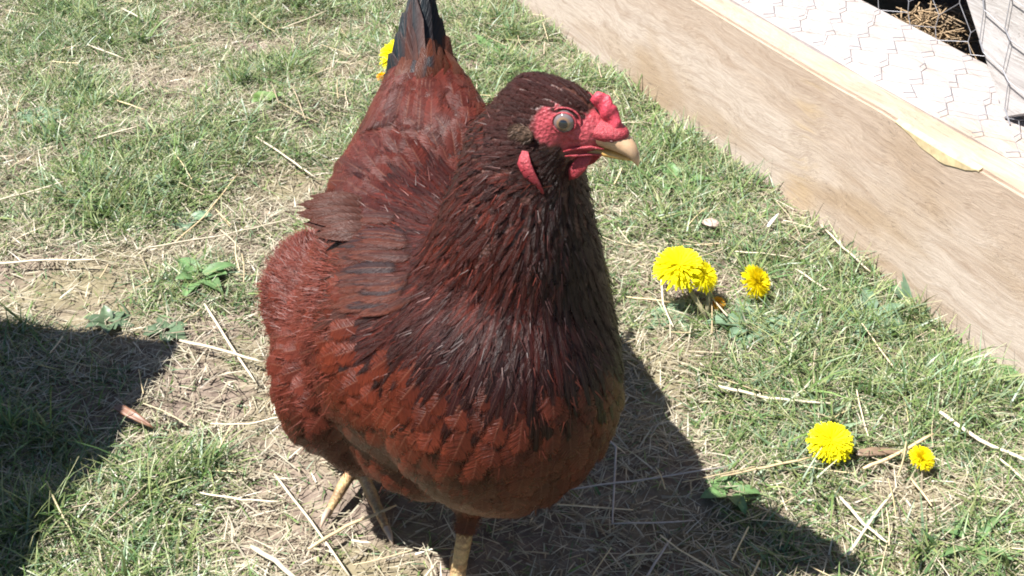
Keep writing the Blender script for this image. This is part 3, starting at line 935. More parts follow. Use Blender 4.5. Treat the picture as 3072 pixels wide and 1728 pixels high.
rnd = random.Random(3)
FEATHER_DARK = np.array([0.455, 0.285, 0.285])
def poisson_points():
    """even spread over the body, spacing by region"""
    areas = np.array([p_.area for p_ in hen_me.polygons]); cen = np.array([p_.center[:] for p_ in hen_me.polygons]) + hen_base
    nor = np.array([p_.normal[:] for p_ in hen_me.polygons])
    mask = (cen[:, 2] > 0.045) & (leg_mask(cen) < 0.5)
    fmv = face_mask(cen)
    mask &= fmv < 0.4
    idx = np.where(mask)[0]
    pr = areas[idx] / areas[idx].sum()
    r2 = np.random.default_rng(21)
    cand = idx[r2.choice(len(idx), size=90000, p=pr)]
    cell = 0.005; grid = {}
    out = []
    for ci in cand:
        p = cen[ci] + r2.uniform(-.0012, .0012, 3); n = nor[ci]
        reg = region(p, n)
        # ear tuft and lobe stay clear
        sp = SPEC[reg][4]
        key = tuple((p // cell).astype(int)); rad = int(math.ceil(sp / cell)); ok = True
        for a in range(-rad, rad + 1):
            for b in range(-rad, rad + 1):
                for c in range(-rad, rad + 1):
                    for q in grid.get((key[0] + a, key[1] + b, key[2] + c), ()):
                        if (q[0] - p[0]) ** 2 + (q[1] - p[1]) ** 2 + (q[2] - p[2]) ** 2 < sp * sp:
                            ok = False; break
                    if not ok: break
                if not ok: break
            if not ok: break
        if ok:
            grid.setdefault(key, []).append(p)
            out.append((p, n, reg))
    return out

def make_feather(p, n, reg, seed, L, W, point, lift, d0=None, colors=None, base_off=0.0003, hug=True, yaw=0.0, up_curve=0.0):
    """returns verts (NU*NVV,3), colours, fuv"""
    d = flow(p, n) if d0 is None else d0
    if yaw:
        s = np.cross(n, d); d = norm(d * math.cos(yaw) + s * math.sin(yaw))
    ca, cb = colors
    V = np.empty((NU, NVV, 3)); C = np.empty((NU, NVV, 3)); U = np.empty((NU, NVV, 3))
    q = p.copy(); nn = n.copy()
    step = L / (NU - 1)
    ts = np.linspace(0, 1, NU)
    for i, t in enumerate(ts):
        off = (base_off if hug else base_off * min(1, t * 3) - 0.004 * max(0, 1 - t * 3)) + lift * t ** 1.3
        pos = q + nn * off
        s = norm(np.cross(nn, d))
        if point > 0.8:
            w = W * min(1.0, 0.35 + 2.6 * t) * (1 - t ** 2.2) ** 0.9 + 0.0003
        else:
            w = W * min(1.0, 0.45 + 1.8 * t) * math.sqrt(max(0, 1 - (max(0, t - 0.45) / 0.56) ** 2.4)) + 0.0004
        for k in range(NVV):
            v = -1 + 2 * k / (NVV - 1)
            V[i, k] = pos + s * (w * v) - nn * ((0.05 if reg in ("hackle", "head") else 0.14) * w * v * v)
            m_ = abs(v)
            cc = ca * (1 - 0.75 * m_) + cb * 0.75 * m_
            if reg == "hackle":
                cc = ca * (1 - m_ ** 1.5) + cb * m_ ** 1.5
                cc = cc * (1 - 0.35 * max(0, t - 0.6) / 0.4)
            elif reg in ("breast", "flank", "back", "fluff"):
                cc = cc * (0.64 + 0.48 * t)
            C[i, k] = cc; U[i, k] = (t, v, seed)
        if i < NU - 1:
            q2 = q + d * step
            if hug:
                loc, no, _, _ = TREE.find_nearest(Vector(q2))
                if loc is not None:
                    q2 = np.array(loc); n2 = np.array(no)
                    nn = norm(nn * 0.5 + n2 * 0.5)
                    d = norm(d - nn * (d @ nn))
                    d = norm(d * 0.8 + flow(q2, nn) * 0.2) if d0 is None else d
            else:
                nn = norm(nn + d * up_curve); d = norm(d - nn * (d @ nn))
            q = q2
    return V.reshape(-1, 3), C.reshape(-1, 3), U.reshape(-1, 3)
_gi = np.arange(NU * NVV).reshape(NU, NVV)
FQ = np.stack([_gi[:-1, :-1], _gi[:-1, 1:], _gi[1:, 1:], _gi[1:, :-1]], -1).reshape(-1, 4)

def build_plumage():
    pts = poisson_points()
    feats = []
    for p, n, reg in pts:
        L, W, pt, lift, sp = SPEC[reg]
        L *= rnd.uniform(.8, 1.2); W *= rnd.uniform(.85, 1.15); lift *= rnd.uniform(.4, 1.7)
        if reg == "hackle":
            k = np.clip((np.linalg.norm(p - HC) - 0.04) / 0.09, 0.25, 1); L *= k; W *= 0.6 + 0.4 * k
        seed = rnd.random()
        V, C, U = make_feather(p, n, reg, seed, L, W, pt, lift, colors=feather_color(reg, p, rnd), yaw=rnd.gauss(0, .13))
        u_, v_, fw = project(V)
        toward = n @ norm(np.array([0, 0, CAM_H]) - p)
        area = (u_.max() - u_.min()) * (v_.max() - v_.min()) * max(toward, 0)
        if v_.mean() > 1728: area = 0
        feats.append((area, reg, V, C, U))
    order = sorted(range(len(feats)), key=lambda i: -feats[i][0])
    single = set(order[:250])
    groups = {}
    for i, (ar, reg, V, C, U) in enumerate(feats):
        if i in single:
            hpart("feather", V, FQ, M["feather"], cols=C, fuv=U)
        else:
            nm = {"head": "head_plumage", "hackle": "hackle_plumage", "breast": "breast_plumage", "back": "back_plumage", "flank": "flank_plumage", "fluff": "thigh_plumage"}[reg]
            groups.setdefault(nm, []).append((V, C, U))
    for nm, ls in groups.items():
        k = NU * NVV
        V = np.vstack([l[0] for l in ls]); C = np.vstack([l[1] for l in ls]); U = np.vstack([l[2] for l in ls])
        F = (FQ[None] + (np.arange(len(ls)) * k)[:, None, None]).reshape(-1, 4)
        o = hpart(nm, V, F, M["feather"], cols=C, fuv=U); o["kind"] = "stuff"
    print("feathers", len(feats), {k: len(v) for k, v in groups.items()})
    # fine loose barbs that soften the outline
    r3 = np.random.default_rng(4)
    cen = [(p, n, reg) for p, n, reg in pts if reg != "head"]
    R, D, N, LL, CC = [], [], [], [], []
    for p, n, reg in cen:
        m_ = {"flank": 9, "fluff": 12, "breast": 2, "back": 3, "hackle": 2}[reg]
        soft = reg == "flank" and project(p)[1] < 960
        if soft: m_ = 110
        fl = flow(p, n)
        a, b = feather_color(reg, p, rnd)
        for _ in range(m_):
            o_ = r3.normal(0, .007, 3); o_ -= n * (o_ @ n)
            lift = r3.uniform(.12, .42) * (1.5 if reg in ("flank", "fluff") else .8)
            R.append(p + o_ + n * 0.001); D.append(norm(fl + n * lift + r3.normal(0, .22, 3))); N.append(n)
            LL.append(r3.uniform(.006, .013) * (1.0 if reg in ("flank", "fluff") else .8)); CC.append(b * (r3.uniform(.85, 1.25) if reg in ("flank", "fluff") else r3.uniform(.6, 1.0)))
    R, D, N, LL, CC = map(np.array, (R, D, N, LL, CC))
    S = norm(np.cross(D, N + r3.normal(0, .4, N.shape)))
    V, F, T = strips(R, D, S, LL, np.full(len(R), .00060), 3, LL * r3.uniform(-.25, .1, len(R)), N)
    o = hpart("down_fibres", V, F, M["down"], cols=np.repeat(CC, 8, 0)); o["kind"] = "stuff"
build_plumage()

# --- tail feathers: a steep tent of broad black-green feathers edged with rust
def build_tail():
    root = P(1262, 400, 0.885)
    tips = [(1268, -40, .965, 0), (1258, 0, .955, 0), (1286, 15, .965, 1), (1242, 55, .945, 0), (1300, 75, .955, 1), (1226, 110, .935, 0), (1318, 125, .945, 1),
            (1204, 165, .925, 0), (1338, 180, .935, 1), (1186, 220, .915, 0), (1360, 235, .925, 1), (1166, 275, .905, 0)]
    green = np.array([0.005, 0.012, 0.016]); rust = np.array([0.068, 0.020, 0.010])
    for i, (u_, v_, Y, sd) in enumerate(tips[::-1]):
        tip = P(u_, v_, Y)
        st = root + np.array([(u_ - 1270) * 0.00012, 0.0, 0.0]) - norm(tip - root) * 0.01
        d = norm(tip - st); L = np.linalg.norm(tip - st)
        side = -1 if u_ < 1270 else 1
        n0 = norm(np.array([0.9 * np.clip((u_ - 1275) / 110, -1, 1), -0.75, 0.25])); n0 = norm(n0 - d * (n0 @ d))
        n = norm(n0 + np.array([0.28 if i % 2 else -0.28, 0, 0])); n = norm(n - d * (n @ d))
        V, C, U = make_feather(st + n0 * (0.004 + 0.0010 * i), n, "tail", 5.1 + i * .07, L, 0.0105 + 0.0004 * (11 - i), 0.5, 0.0, d0=d, colors=(green, green), base_off=0.004, hug=False)
        t = U[:, 0]; v = U[:, 1]
        k = np.clip((np.abs(v) - 0.30) / 0.4, 0, 1) * np.clip(1.35 - t, 0, 1)
        k = np.where(v * (1 if i % 2 else -1) > 0, k, k * 0.25)
        k = np.maximum(k, np.clip((0.62 - t) / 0.2, 0, 1) * (0.9 if i % 3 else 0.4))
        if u_ > 1300: k = np.maximum(k, 0.85)
        C = C * (1 - k[:, None]) + rust * k[:, None]
        hpart("tail_feather", V, FQ, M["feather"], cols=C, fuv=U)
    # long rusty and slate coverts lying up the tail
    for i in range(28):
        a = (i * 11 % 28) / 27.0 * 2 - 1
        st = P(1262 + 120 * a, 345 - 20 * abs(a), 0.884)
        tip = P(1270 + 62 * a, 85 + 75 * abs(a) + 95 * rnd.random(), 0.932)
        loc, no, _, _ = TREE.find_nearest(Vector(st)); st = np.array(loc)
        d = norm(tip - st); L = np.linalg.norm(tip - st)
        n = norm(np.array([0.8 * a, -0.78, 0.22])); n = norm(n - d * (n @ d))
        c0 = rust * rnd.uniform(.7, 1.1) if (i % 3 or a > .35) else green * 1.3
        V, C, U = make_feather(st, n, "tail", 5 + rnd.random(), L, 0.0068, 0.9, 0.0, d0=d, colors=(c0, c0), base_off=0.006, hug=False)
        if i % 3 == 0:
            k = np.clip((np.abs(U[:, 1]) - .3) / .4, 0, 1)[:, None]; C = C * (1 - k) + rust * k
        hpart("tail_covert", V, FQ, M["feather"], cols=C, fuv=U)
    # coverts over the tail base
    for i in range(110):
        t = rnd.random() * 1.1 - 0.1; a = rnd.uniform(-1, 1)
        u_ = 1262 + a * (150 - 85 * t); v_ = 470 - 250 * t
        p0 = P(u_, v_, 0.86 + 0.05 * t - 0.018 * (1 - a * a))
        loc, no, _, _ = TREE.find_nearest(Vector(p0))
        q = np.array(loc) if loc is not None else p0; n = np.array(no)
        d = norm(P(1272, -40, .965) - q); d = norm(d - n * (d @ n) * .6); n = norm(n - d * (n @ d))
        ca, cb = feather_color("back", np.array([0, .95, 0.2]), rnd)
        V, C, U = make_feather(q, n, "back", rnd.random(), rnd.uniform(.036, .052), rnd.uniform(.008, .011), 0.4, 0.001, d0=d, colors=(ca, cb), base_off=0.003, hug=True)
        hpart("tail_covert", V, FQ, M["feather"], cols=C, fuv=U)
build_tail()

# --- folded wing on the near flank, its tip feathers sticking out behind
def build_wing():
    dark = np.array([0.030, 0.012, 0.010]); blue = np.array([0.014, 0.016, 0.020]); red = np.array([0.085, 0.024, 0.014])
    for i in range(70):
        t = rnd.random(); a = rnd.random()
        u_ = 1230 - 230 * t + 30 * a; v_ = 640 + 270 * a + 30 * t
        p0 = P(u_, v_, 0.74)
        d_ = Vector(ray(u_, v_)).normalized()
        hit = TREE.ray_cast(Vector((0, 0, CAM_H)), d_)
        if hit[0] is None: continue
        q = np.array(hit[0]); n = np.array(hit[1])
        tgt = P(u_ - 170, v_ + 60 + 60 * a, (q[1] + .035))
        d = norm(tgt - q); d = norm(d - n * (d @ n)); 
        base = dark if rnd.random() < .55 else red * .6
        tipc = red if rnd.random() < .7 else blue
        V, C, U = make_feather(q, n, "breast", rnd.random(), rnd.uniform(.036, .050), rnd.uniform(.0050, .0070), 0.9, 0.0012, d0=d, colors=(base, tipc), base_off=0.0022, hug=True)
        hpart("wing_feather", V, FQ, M["feather"], cols=C, fuv=U)
    tuft = []
    for k in range(16):
        a = k / 15.0
        tuft.append((1085 + 25 * math.sin(k * 2.3), 600 + 100 * a, .792 - .01 * a, 898 + 55 * abs(a - .35) ** 1.2 * 2 + 18 * math.sin(k * 1.7), 588 + 125 * a, .812))
    for (u0, v0, Y, u1, v1, Y1) in tuft:
        h_ = TREE.ray_cast(Vector((0, 0, CAM_H)), Vector(ray(u0, v0)).normalized())
        if h_[0] is None: continue
        Y = h_[0].y - .002; Y1 = Y + .004
        q = P(u0, v0, Y); e_ = P(u1, v1, Y1); d = norm(e_ - q); L = np.linalg.norm(e_ - q)
        n = norm(np.array([-0.2, -0.6, 0.75])); n = norm(n - d * (n @ d))
        ca, cb = np.array([0.040, 0.012, 0.007]), np.array([0.072, 0.021, 0.012])
        V, C, U = make_feather(q, n, "back", 3 + rnd.random(), L, 0.0062, 0.9, 0.0, d0=d, colors=(ca, cb), base_off=0.0, hug=False)
        hpart("wing_feather", V, FQ, M["feather"], cols=C, fuv=U)
build_wing()

# ------------------------------------------------------------------ plank box added out of view at the left to cast the shadow there
def build_shadow_box():
    tip = on_ground(560, 1035); far = on_ground(60, 1760)
    H = 0.50
    shift = np.array([SUN_AZ.x, SUN_AZ.y]) * H / math.tan(SUN_EL)
    c = tip[:2] + shift
    e1 = norm(far[:2] - tip[:2])                       # towards the camera
    e2 = np.array([e1[1], -e1[0]])
    if e2[0] > 0: e2 = -e2
    b = empty("shadow_box", (c[0], c[1], 0))
    tag(b, "weathered plank box added out of view at the far left to cast a shadow", "nest box")
    b.rotation_euler = (0, 0, math.atan2(e1[1], e1[0]))
    ysign = 1 if (np.array([-e1[1], e1[0]]) @ e2) > 0 else -1
    LX, LY = 0.62, 0.50
    def bx(name, x0, x1, y0, y1, z0, z1, k):
        ya, yb = sorted((y0 * ysign, y1 * ysign))
        wavy_box(name, x0, x1, ya, yb, z0, z1, M["post"], b, 4, 0.002, 0.0006, k)
    for k in range(4):
        z0 = -0.01 + k * 0.119
        bx("wall_plank", 0, LX, 0, 0.018, z0, z0 + 0.116, k); bx("wall_plank", 0, LX, LY - 0.018, LY, z0, z0 + 0.116, k + 5)
        bx("wall_plank", 0, 0.018, 0.0185, LY - 0.0185, z0, z0 + 0.116, k + 9); bx("wall_plank", LX - 0.018, LX, 0.0185, LY - 0.0185, z0, z0 + 0.116, k + 12)
    for k in range(4):
        bx("roof_plank", 0.0, LX, k * LY / 4 + (0.001 if k else 0), (k + 1) * LY / 4 - 0.001, 0.468, 0.5, k + 20)
build_shadow_box()

# ------------------------------------------------------------------ grass, thatch and litter
def in_run(x, y):
    q = (np.stack([x, y], -1) - RA[:2]) @ RN
    s = (np.stack([x, y], -1) - RA[:2]) @ RD
    return (q > -0.004) & (s < 1.52)
BARE = [(300, 890, .085, .95), (110, 860, .075, .9), (700, 1000, .05, .85), (1050, 1500, .075, .98), (1250, 1650, .08, .85), (980, 1400, .06, .8), (860, 1290, .05, .75), (2080, 870, .045, .8), (2010, 1050, .045, .75), (1990, 1180, .04, .7),
        (600, 1150, .06, .8), (560, 1560, .04, .6), (2500, 1600, .06, .55), (2800, 1500, .05, .5), (1950, 1500, .08, .6), (900, 540, .05, .7), (780, 130, .05, .7), (560, 250, .06, .6), (2300, 650, .05, .7), (180, 480, .05, .5), (1400, 190, .04, .8), (1500, 1700, .08, .7), (2150, 1620, .07, .6), (250, 1250, .07, .5), (1010, 230, .06, .5), (450, 1020, .05, .6)]
LUSH = [(560, 480, .06), (700, 420, .05), (400, 640, .05), (1480, 200, .07), (1520, 60, .07), (560, 880, .045), (620, 820, .04), (2450, 1080, .07), (2350, 1130, .05), (2650, 980, .06), (2900, 1080, .07), (2950, 1180, .06), (550, 1450, .05), (700, 1400, .05), (350, 1640, .06), (480, 1700, .06), (2250, 1560, .04), (1950, 560, .05), (2030, 480, .05), (2150, 560, .05),
        (2480, 1420, .04), (2900, 1630, .05), (850, 200, .06), (260, 60, .06), (1560, 260, .05), (200, 330, .05), (2780, 1180, .05), (2560, 930, .05), (2850, 940, .05), (760, 900, .04)]
def field(x, y):
    """0..1 how much green stands here"""
    g = 0.68 + 0.26 * noise2(x, y, 3.0, 5) + 0.22 * noise2(x, y, 8.0, 6) + 0.12 * noise2(x, y, 19.0, 7)
    for u, v, r, k in BARE:
        c = on_ground(u, v); g = g - k * np.exp(-((x - c[0]) ** 2 + (y - c[1]) ** 2) / (r * r))
    for u, v, r in LUSH:
        c = on_ground(u, v); g = g + 0.60 * np.exp(-((x - c[0]) ** 2 + (y - c[1]) ** 2) / (r * r))
    return np.clip(g, 0, 1.25)
def bare(x, y):
    b = np.zeros_like(x)
    for u, v, r, k in BARE:
        c = on_ground(u, v); b = np.maximum(b, k * np.exp(-(((x - c[0]) ** 2 + (y - c[1]) ** 2) / (r * r)) ** 1.5))
    return b
def scatter(n, r, near=True):
    if near:
        Y = r.uniform(0.42, 2.15, int(n * 2.6)) ; X = r.uniform(-1.1, 1.1, int(n * 2.6))
        ok = np.abs(X) < (0.34 + 0.34 * Y)
    else:
        Y = r.uniform(-0.6, 4.2, int(n * 2.6)); X = r.uniform(-2.8, 2.8, int(n * 2.6))
        ok = ~((np.abs(X) < (0.34 + 0.34 * Y)) & (Y > .42) & (Y < 2.15))
    ok &= ~in_run(X, Y)
    return X[ok][:n], Y[ok][:n]

FEET = [on_ground(1372, 1765), on_ground(1075, 1425), on_ground(1030, 1500), on_ground(1120, 1530)]
def grass():
    r = np.random.default_rng(17)
    Vs, Fs, Cs = [], [], []; off = 0
    def add(X, Y, L, W, lean_lo, lean_hi, cols, nseg=3, tipcol=None, z0=0.0, bendk=0.6):
        nonlocal off
        n = len(X)
        az = r.uniform(0, 2 * math.pi, n); ln = r.uniform(lean_lo, lean_hi, n)
        h = np.stack([np.cos(az), np.sin(az), np.zeros(n)], -1)
        D = norm(h * np.sin(ln)[:, None] + np.array([0, 0, 1.0]) * np.cos(ln)[:, None])
        fa = az + math.pi / 2 + r.normal(0, .6, n)
        S = np.stack([np.cos(fa), np.sin(fa), r.normal(0, .2, n)], -1)
        S = norm(S - D * (S * D).sum(-1, keepdims=True))
        R = np.stack([X, Y, ground_z(X, Y) + z0 - 0.001], -1)
        V, F, T = strips(R, D, S, L, W, nseg, L * r.uniform(.1, 1.0, n) * bendk, norm(h - np.array([0, 0, .55])))
        V[:, 2] = np.maximum(V[:, 2], ground_z(V[:, 0], V[:, 1]) + 0.0006)
        k = 2 * (nseg + 1)
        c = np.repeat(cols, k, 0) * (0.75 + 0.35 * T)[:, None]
        if tipcol is not None:
            m = (np.repeat(tipcol[0], k) * np.clip((T - .55) / .45, 0, 1))[:, None]
            c = c * (1 - m) + np.array(tipcol[1]) * m
        Vs.append(V); Fs.append(F + off); Cs.append(c); off += len(V)
    def greens(n):
        base = np.array([[0.115, 0.190, 0.050], [0.160, 0.240, 0.080], [0.100, 0.185, 0.070], [0.220, 0.265, 0.100], [0.150, 0.225, 0.130]])
        return base[r.integers(0, 5, n)] * r.uniform(.7, 1.35, (n, 1))
    def drys(n):
        base = np.array([[0.38, 0.34, 0.235], [0.48, 0.43, 0.31], [0.32, 0.27, 0.19], [0.56, 0.51, 0.39], [0.24, 0.20, 0.14]])
        return base[r.integers(0, 5, n)] * r.uniform(.75, 1.2, (n, 1))
    # living blades
    X, Y = scatter(215000, r)
    g = field(X, Y); keep = r.random(len(X)) < np.clip(g * 1.05 - 0.10, 0.04, 1)
    for fx in FEET:
        keep &= (X - fx[0]) ** 2 + (Y - fx[1]) ** 2 > 0.022 ** 2
    X, Y, g = X[keep], Y[keep], g[keep]
    n = len(X)
    L = r.gamma(4.0, .0040, n) * (0.55 + 0.6 * g); L = np.clip(L, .006, .055)
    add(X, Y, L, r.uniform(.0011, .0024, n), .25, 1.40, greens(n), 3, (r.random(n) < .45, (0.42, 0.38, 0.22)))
    # tussocks: tight bunches of longer, broader blades
    cx, cy = scatter(420, r); g = field(cx, cy); ok = r.random(len(cx)) < np.clip(g - .35, 0, 1); cx, cy = cx[ok], cy[ok]
    k = r.integers(14, 46, len(cx)); X = np.repeat(cx, k); Y = np.repeat(cy, k)
    X = X + r.normal(0, .007, len(X)); Y = Y + r.normal(0, .007, len(Y)); ok = ~in_run(X, Y); X, Y = X[ok], Y[ok]; n = len(X)
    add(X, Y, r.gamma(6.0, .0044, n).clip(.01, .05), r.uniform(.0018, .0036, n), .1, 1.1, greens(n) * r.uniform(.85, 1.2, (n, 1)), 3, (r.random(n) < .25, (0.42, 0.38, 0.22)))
    # low sheath of fine short growth
    X, Y = scatter(68000, r); g = field(X, Y); keep = r.random(len(X)) < g + .1; X, Y = X[keep], Y[keep]; n = len(X)
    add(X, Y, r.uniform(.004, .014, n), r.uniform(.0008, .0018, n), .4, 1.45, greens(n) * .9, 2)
    # dead thatch, nearly flat
    X, Y = scatter(135000, r); keep = r.random(len(X)) > bare(X, Y) * .85; X, Y = X[keep], Y[keep]; n = len(X)
    add(X, Y, r.uniform(.006, .026, n), r.uniform(.0007, .0018, n), 1.05, 1.56, drys(n), 2, None, 0.002, 0.25)
    # outside the picture, thinner
    X, Y = scatter(60000, r, False); g = np.clip(0.5 + 0.3 * noise2(X, Y, 2.0, 8), .1, 1); keep = r.random(len(X)) < g; X, Y = X[keep], Y[keep]; n = len(X)
    add(X, Y, r.uniform(.015, .05, n), r.uniform(.0025, .0045, n), .2, 1.3, greens(n), 2)
    X, Y = scatter(30000, r, False); n = len(X)
    add(X, Y, r.uniform(.01, .04, n), r.uniform(.0015, .003, n), 1.1, 1.56, drys(n), 2, None, .002, .25)
    o = mesh_np("lawn_grass", np.vstack(Vs), Fs, M["blade"], cols=np.vstack(Cs), smooth=False)
    o["kind"] = "stuff"
    tag(o, "short patchy lawn grass mixed with dry thatch over the soil", "grass")
    # tall thin blades leaning on the board's foot
grass()

def litter():
    r = np.random.default_rng(23)
    Vs, Fs, Cs = [], [], []; off = 0
    X, Y = scatter(1700, r)
    den = np.clip(0.25 + 0.35 * noise2(X, Y, 4.0, 9), .05, 1)
    u, v, _ = project(np.stack([X, Y, X * 0], -1))
    den = den + 0.9 * np.exp(-((u - 2650) / 420) ** 2 - ((v - 1600) / 230) ** 2) + 0.7 * np.exp(-((u - 1900) / 350) ** 2 - ((v - 1600) / 200) ** 2) + .45 * np.exp(-((u - 650) / 350) ** 2 - ((v - 1150) / 200) ** 2)
    keep = r.random(len(X)) < den * (1 - .6 * bare(X, Y))
    for x, y in zip(X[keep], Y[keep]):
        L = r.gamma(3, .011) + .008; a = r.uniform(0, 2 * math.pi); k = r.uniform(-.15, .15)
        w = r.uniform(.0004, .0009)
        pts = []
        for t in (-.5, -.2, .1, .5):
            px = x + math.cos(a) * L * t - math.sin(a) * L * k * t * t; py = y + math.sin(a) * L * t + math.cos(a) * L * k * t * t
            pts.append([px, py, 0])
        pts = np.array(pts); pts[:, 2] = ground_z(pts[:, 0], pts[:, 1]) + .004 + r.uniform(0, .010) + (np.array([0, .3, .6, 1]) * r.uniform(-.006, .010))
        if in_run(pts[:, 0], pts[:, 1]).any(): continue
        V, F4, F3 = tube_path(pts, w, 4, False, .6)
        c = np.array([0.58, 0.49, 0.33]) * r.uniform(.55, 1.2) * np.array([1, r.uniform(.93, 1.0), r.uniform(.8, 1.05)])
        Vs.append(V); Fs.append(F4 + off); Cs.append(np.tile(c, (len(V), 1))); off += len(V)
    o = mesh_np("straw_litter", np.vstack(Vs), [np.vstack(Fs)], M["straw"], cols=np.vstack(Cs)); o["kind"] = "stuff"
    tag(o, "fine chopped straw and dead stalks strewn through the grass", "straw")
litter()

# ------------------------------------------------------------------ single straws one can point at
def straw(pix, width, label, z=0.010, col=(0.66, 0.56, 0.38), zs=None, name="straw_stalk"):
    pts = []
    for i, (u, v) in enumerate(pix):
        p = on_ground(u, v, z if zs is None else zs[i]); p[2] += float(ground_z(p[0], p[1])); pts.append(p)
    pts = np.array(pts)
    # resample, keeping kinks
    out = [pts[0]]
    for a, b in zip(pts[:-1], pts[1:]):
        for t in (.25, .5, .75, 1.0):
            q = a * (1 - t) + b * t
            out.append(q + np.array([0, 0, 0.0005 * math.sin(t * 7 + a[0] * 90)]))
    out = np.array(out)
    n = len(out)
    rad = width / 2 * 0.72 * (1 + 0.03 * np.sin(np.arange(n) * 2.1)) * np.linspace(1.1, .85, n); rad[0] *= .7; rad[-1] *= .6
    V, F4, F3 = tube_path(out, rad, 7, True, .7)
    c = np.tile(np.array(col) * random.uniform(.88, 1.1), (len(V), 1))
    o = mesh_np(name, V, [F4, F3], M["straw"], cols=c, origin=out.mean(0))
    tag(o, label, "straw", "loose straws lying on the grass")
    return o
PALE = (0.56, 0.49, 0.36); TAN = (0.55, 0.42, 0.25); GREY = (0.40, 0.36, 0.33)
STRAWS = [
    ([(-30, 784), (140, 782), (305, 786)], .0042, "thick pale straw cut off by the left edge of the picture", PALE),
    ([(440, 738), (640, 698), (760, 665), (885, 632)], .0028, "long gently curved straw pointing at the hen's wing tip", PALE),
    ([(520, 718), (610, 630), (712, 515)], .0024, "straight tan straw slanting up to a dry tuft, left of the hen", TAN),
    ([(540, 1028), (680, 1052), (790, 1078)], .0048, "thick whitish straw touching the hen's left outline", PALE),
    ([(612, 905), (690, 1030), (765, 1130)], .0034, "straw crossing under the thick whitish one beside the hen", PALE),
    ([(820, 1402), (930, 1560), (1048, 1728)], .0030, "long thin straw slanting down to the bottom edge before the hen's toes", PALE),
    ([(752, 1628), (830, 1690), (905, 1760)], .0060, "broad flat pale straw at the bottom edge, left of the hen", PALE),
    ([(925, 1655), (1040, 1580), (1190, 1520)], .0042, "tan stalk lying under the hen's back toes", TAN),
    ([(768, 412), (860, 462), (945, 512)], .0036, "pale straw left of the hen's back ending in a dry tuft", PALE),
    ([(365, 28), (432, 62)], .0040, "short pale straw near the top edge, left of the tail", PALE),
    ([(262, 126), (372, 166)], .0036, "pale straw between the big pale leaf and the tail", PALE),
    ([(845, 66), (985, 18)], .0034, "pale straw at the top edge closest to the hen's tail", PALE),
    ([(348, 308), (436, 334)], .0032, "short tan straw in the middle of the lawn left of the tail", TAN),
    ([(292, 432), (430, 402)], .0034, "pale straw slanting just under a green weed leaf, left side", PALE),
    ([(-20, 600), (95, 572), (205, 562)], .0030, "thin bent straw at the left edge above the thick pale one", PALE),
    ([(370, 355), (400, 320)], .0026, "tiny upright straw left of the hen, mid height", PALE),
    ([(625, 1238), (740, 1236), (870, 1224)], .0026, "thin level straw across bare soil left of the hen's flank", PALE),
    ([(595, 1455), (720, 1470), (838, 1482)], .0026, "thin straw lying level left of the hen's toes", PALE),
    ([(1055, 1625), (1115, 1636)], .0034, "short white straw in front of the hen's back foot", PALE),
    ([(2155, 1148), (2300, 1178), (2490, 1222)], .0046, "thick pale straw right of the hen's shadow", PALE),
    ([(2815, 1250), (2940, 1320), (3100, 1402)], .0054, "thick pale straw cut off by the right edge below the others", PALE),
    ([(2885, 958), (2970, 1000), (3100, 1070)], .0052, "thick pale straw lying at the foot of the board, right edge", PALE),
    ([(2590, 1405), (2690, 1362), (2800, 1305)], .0046, "tan straw between the two lower dandelions", TAN),
    ([(2160, 1432), (2300, 1402), (2430, 1375)], .0034, "tan straw reaching from the hen's shadow to the lower dandelion", TAN),
    ([(2345, 688), (2452, 692)], .0032, "short level straw beside the foot of the board", PALE),
    ([(2462, 676), (2530, 750), (2612, 815)], .0032, "pale straw slanting along the foot of the board", PALE),
    ([(2195, 762), (2290, 778), (2380, 786)], .0026, "thin straw behind the narrow dandelion", PALE),
    ([(1982, 825), (1990, 905), (2020, 985)], .0026, "thin upright straw under the left edge of the big dandelion", PALE),
    ([(2385, 818), (2482, 876)], .0032, "pale straw right of the narrow dandelion", PALE),
    ([(1880, 880), (2012, 898)], .0030, "tan straw between the hen's breast and the big dandelion's stem", TAN),
    ([(2520, 1488), (2590, 1580), (2660, 1640)], .0040, "pale straw below the lower dandelion", PALE),
    ([(2545, 1660), (2620, 1560), (2685, 1475)], .0034, "pale straw crossing the one below the lower dandelion", PALE),
    ([(1862, 372), (1930, 366), (1985, 368)], .0028, "pale straw just in front of the hen's forehead", PALE),
    ([(1805, 1300), (1848, 1352), (1836, 1588), (2085, 1548)], .0026, "thin grey stalk bent twice lying in the hen's shadow", GREY),
    ([(1690, 1492), (1900, 1450), (2185, 1405)], .0026, "long thin straw crossing the hen's shadow", GREY),
    ([(1930, 1745), (1975, 1670), (2015, 1605)], .0028, "straw standing up in the hen's shadow at the bottom edge", GREY),
    ([(2730, 1440), (2790, 1540)], .0028, "thin tan straw below the smallest dandelion", TAN),
    ([(2990, 1370), (3065, 1470)], .0030, "thin pale straw near the right edge below the thick one", PALE),
    ([(2300, 712), (2332, 668)], .0056, "short broad white straw stub behind the narrow dandelion", (0.85, 0.82, 0.78)),
]
for pix, w, lab, c in STRAWS:
    if w > 0:
        straw(pix, w, lab, col=c)
tw = straw([(1945, 382), (2000, 384), (2070, 360)], .0014, "thin dark twig sticking out over the foot of the board", col=(0.06, 0.045, 0.035), zs=[.012, .022, .035], name="twig")
tw["category"] = "twig"; del tw["group"]

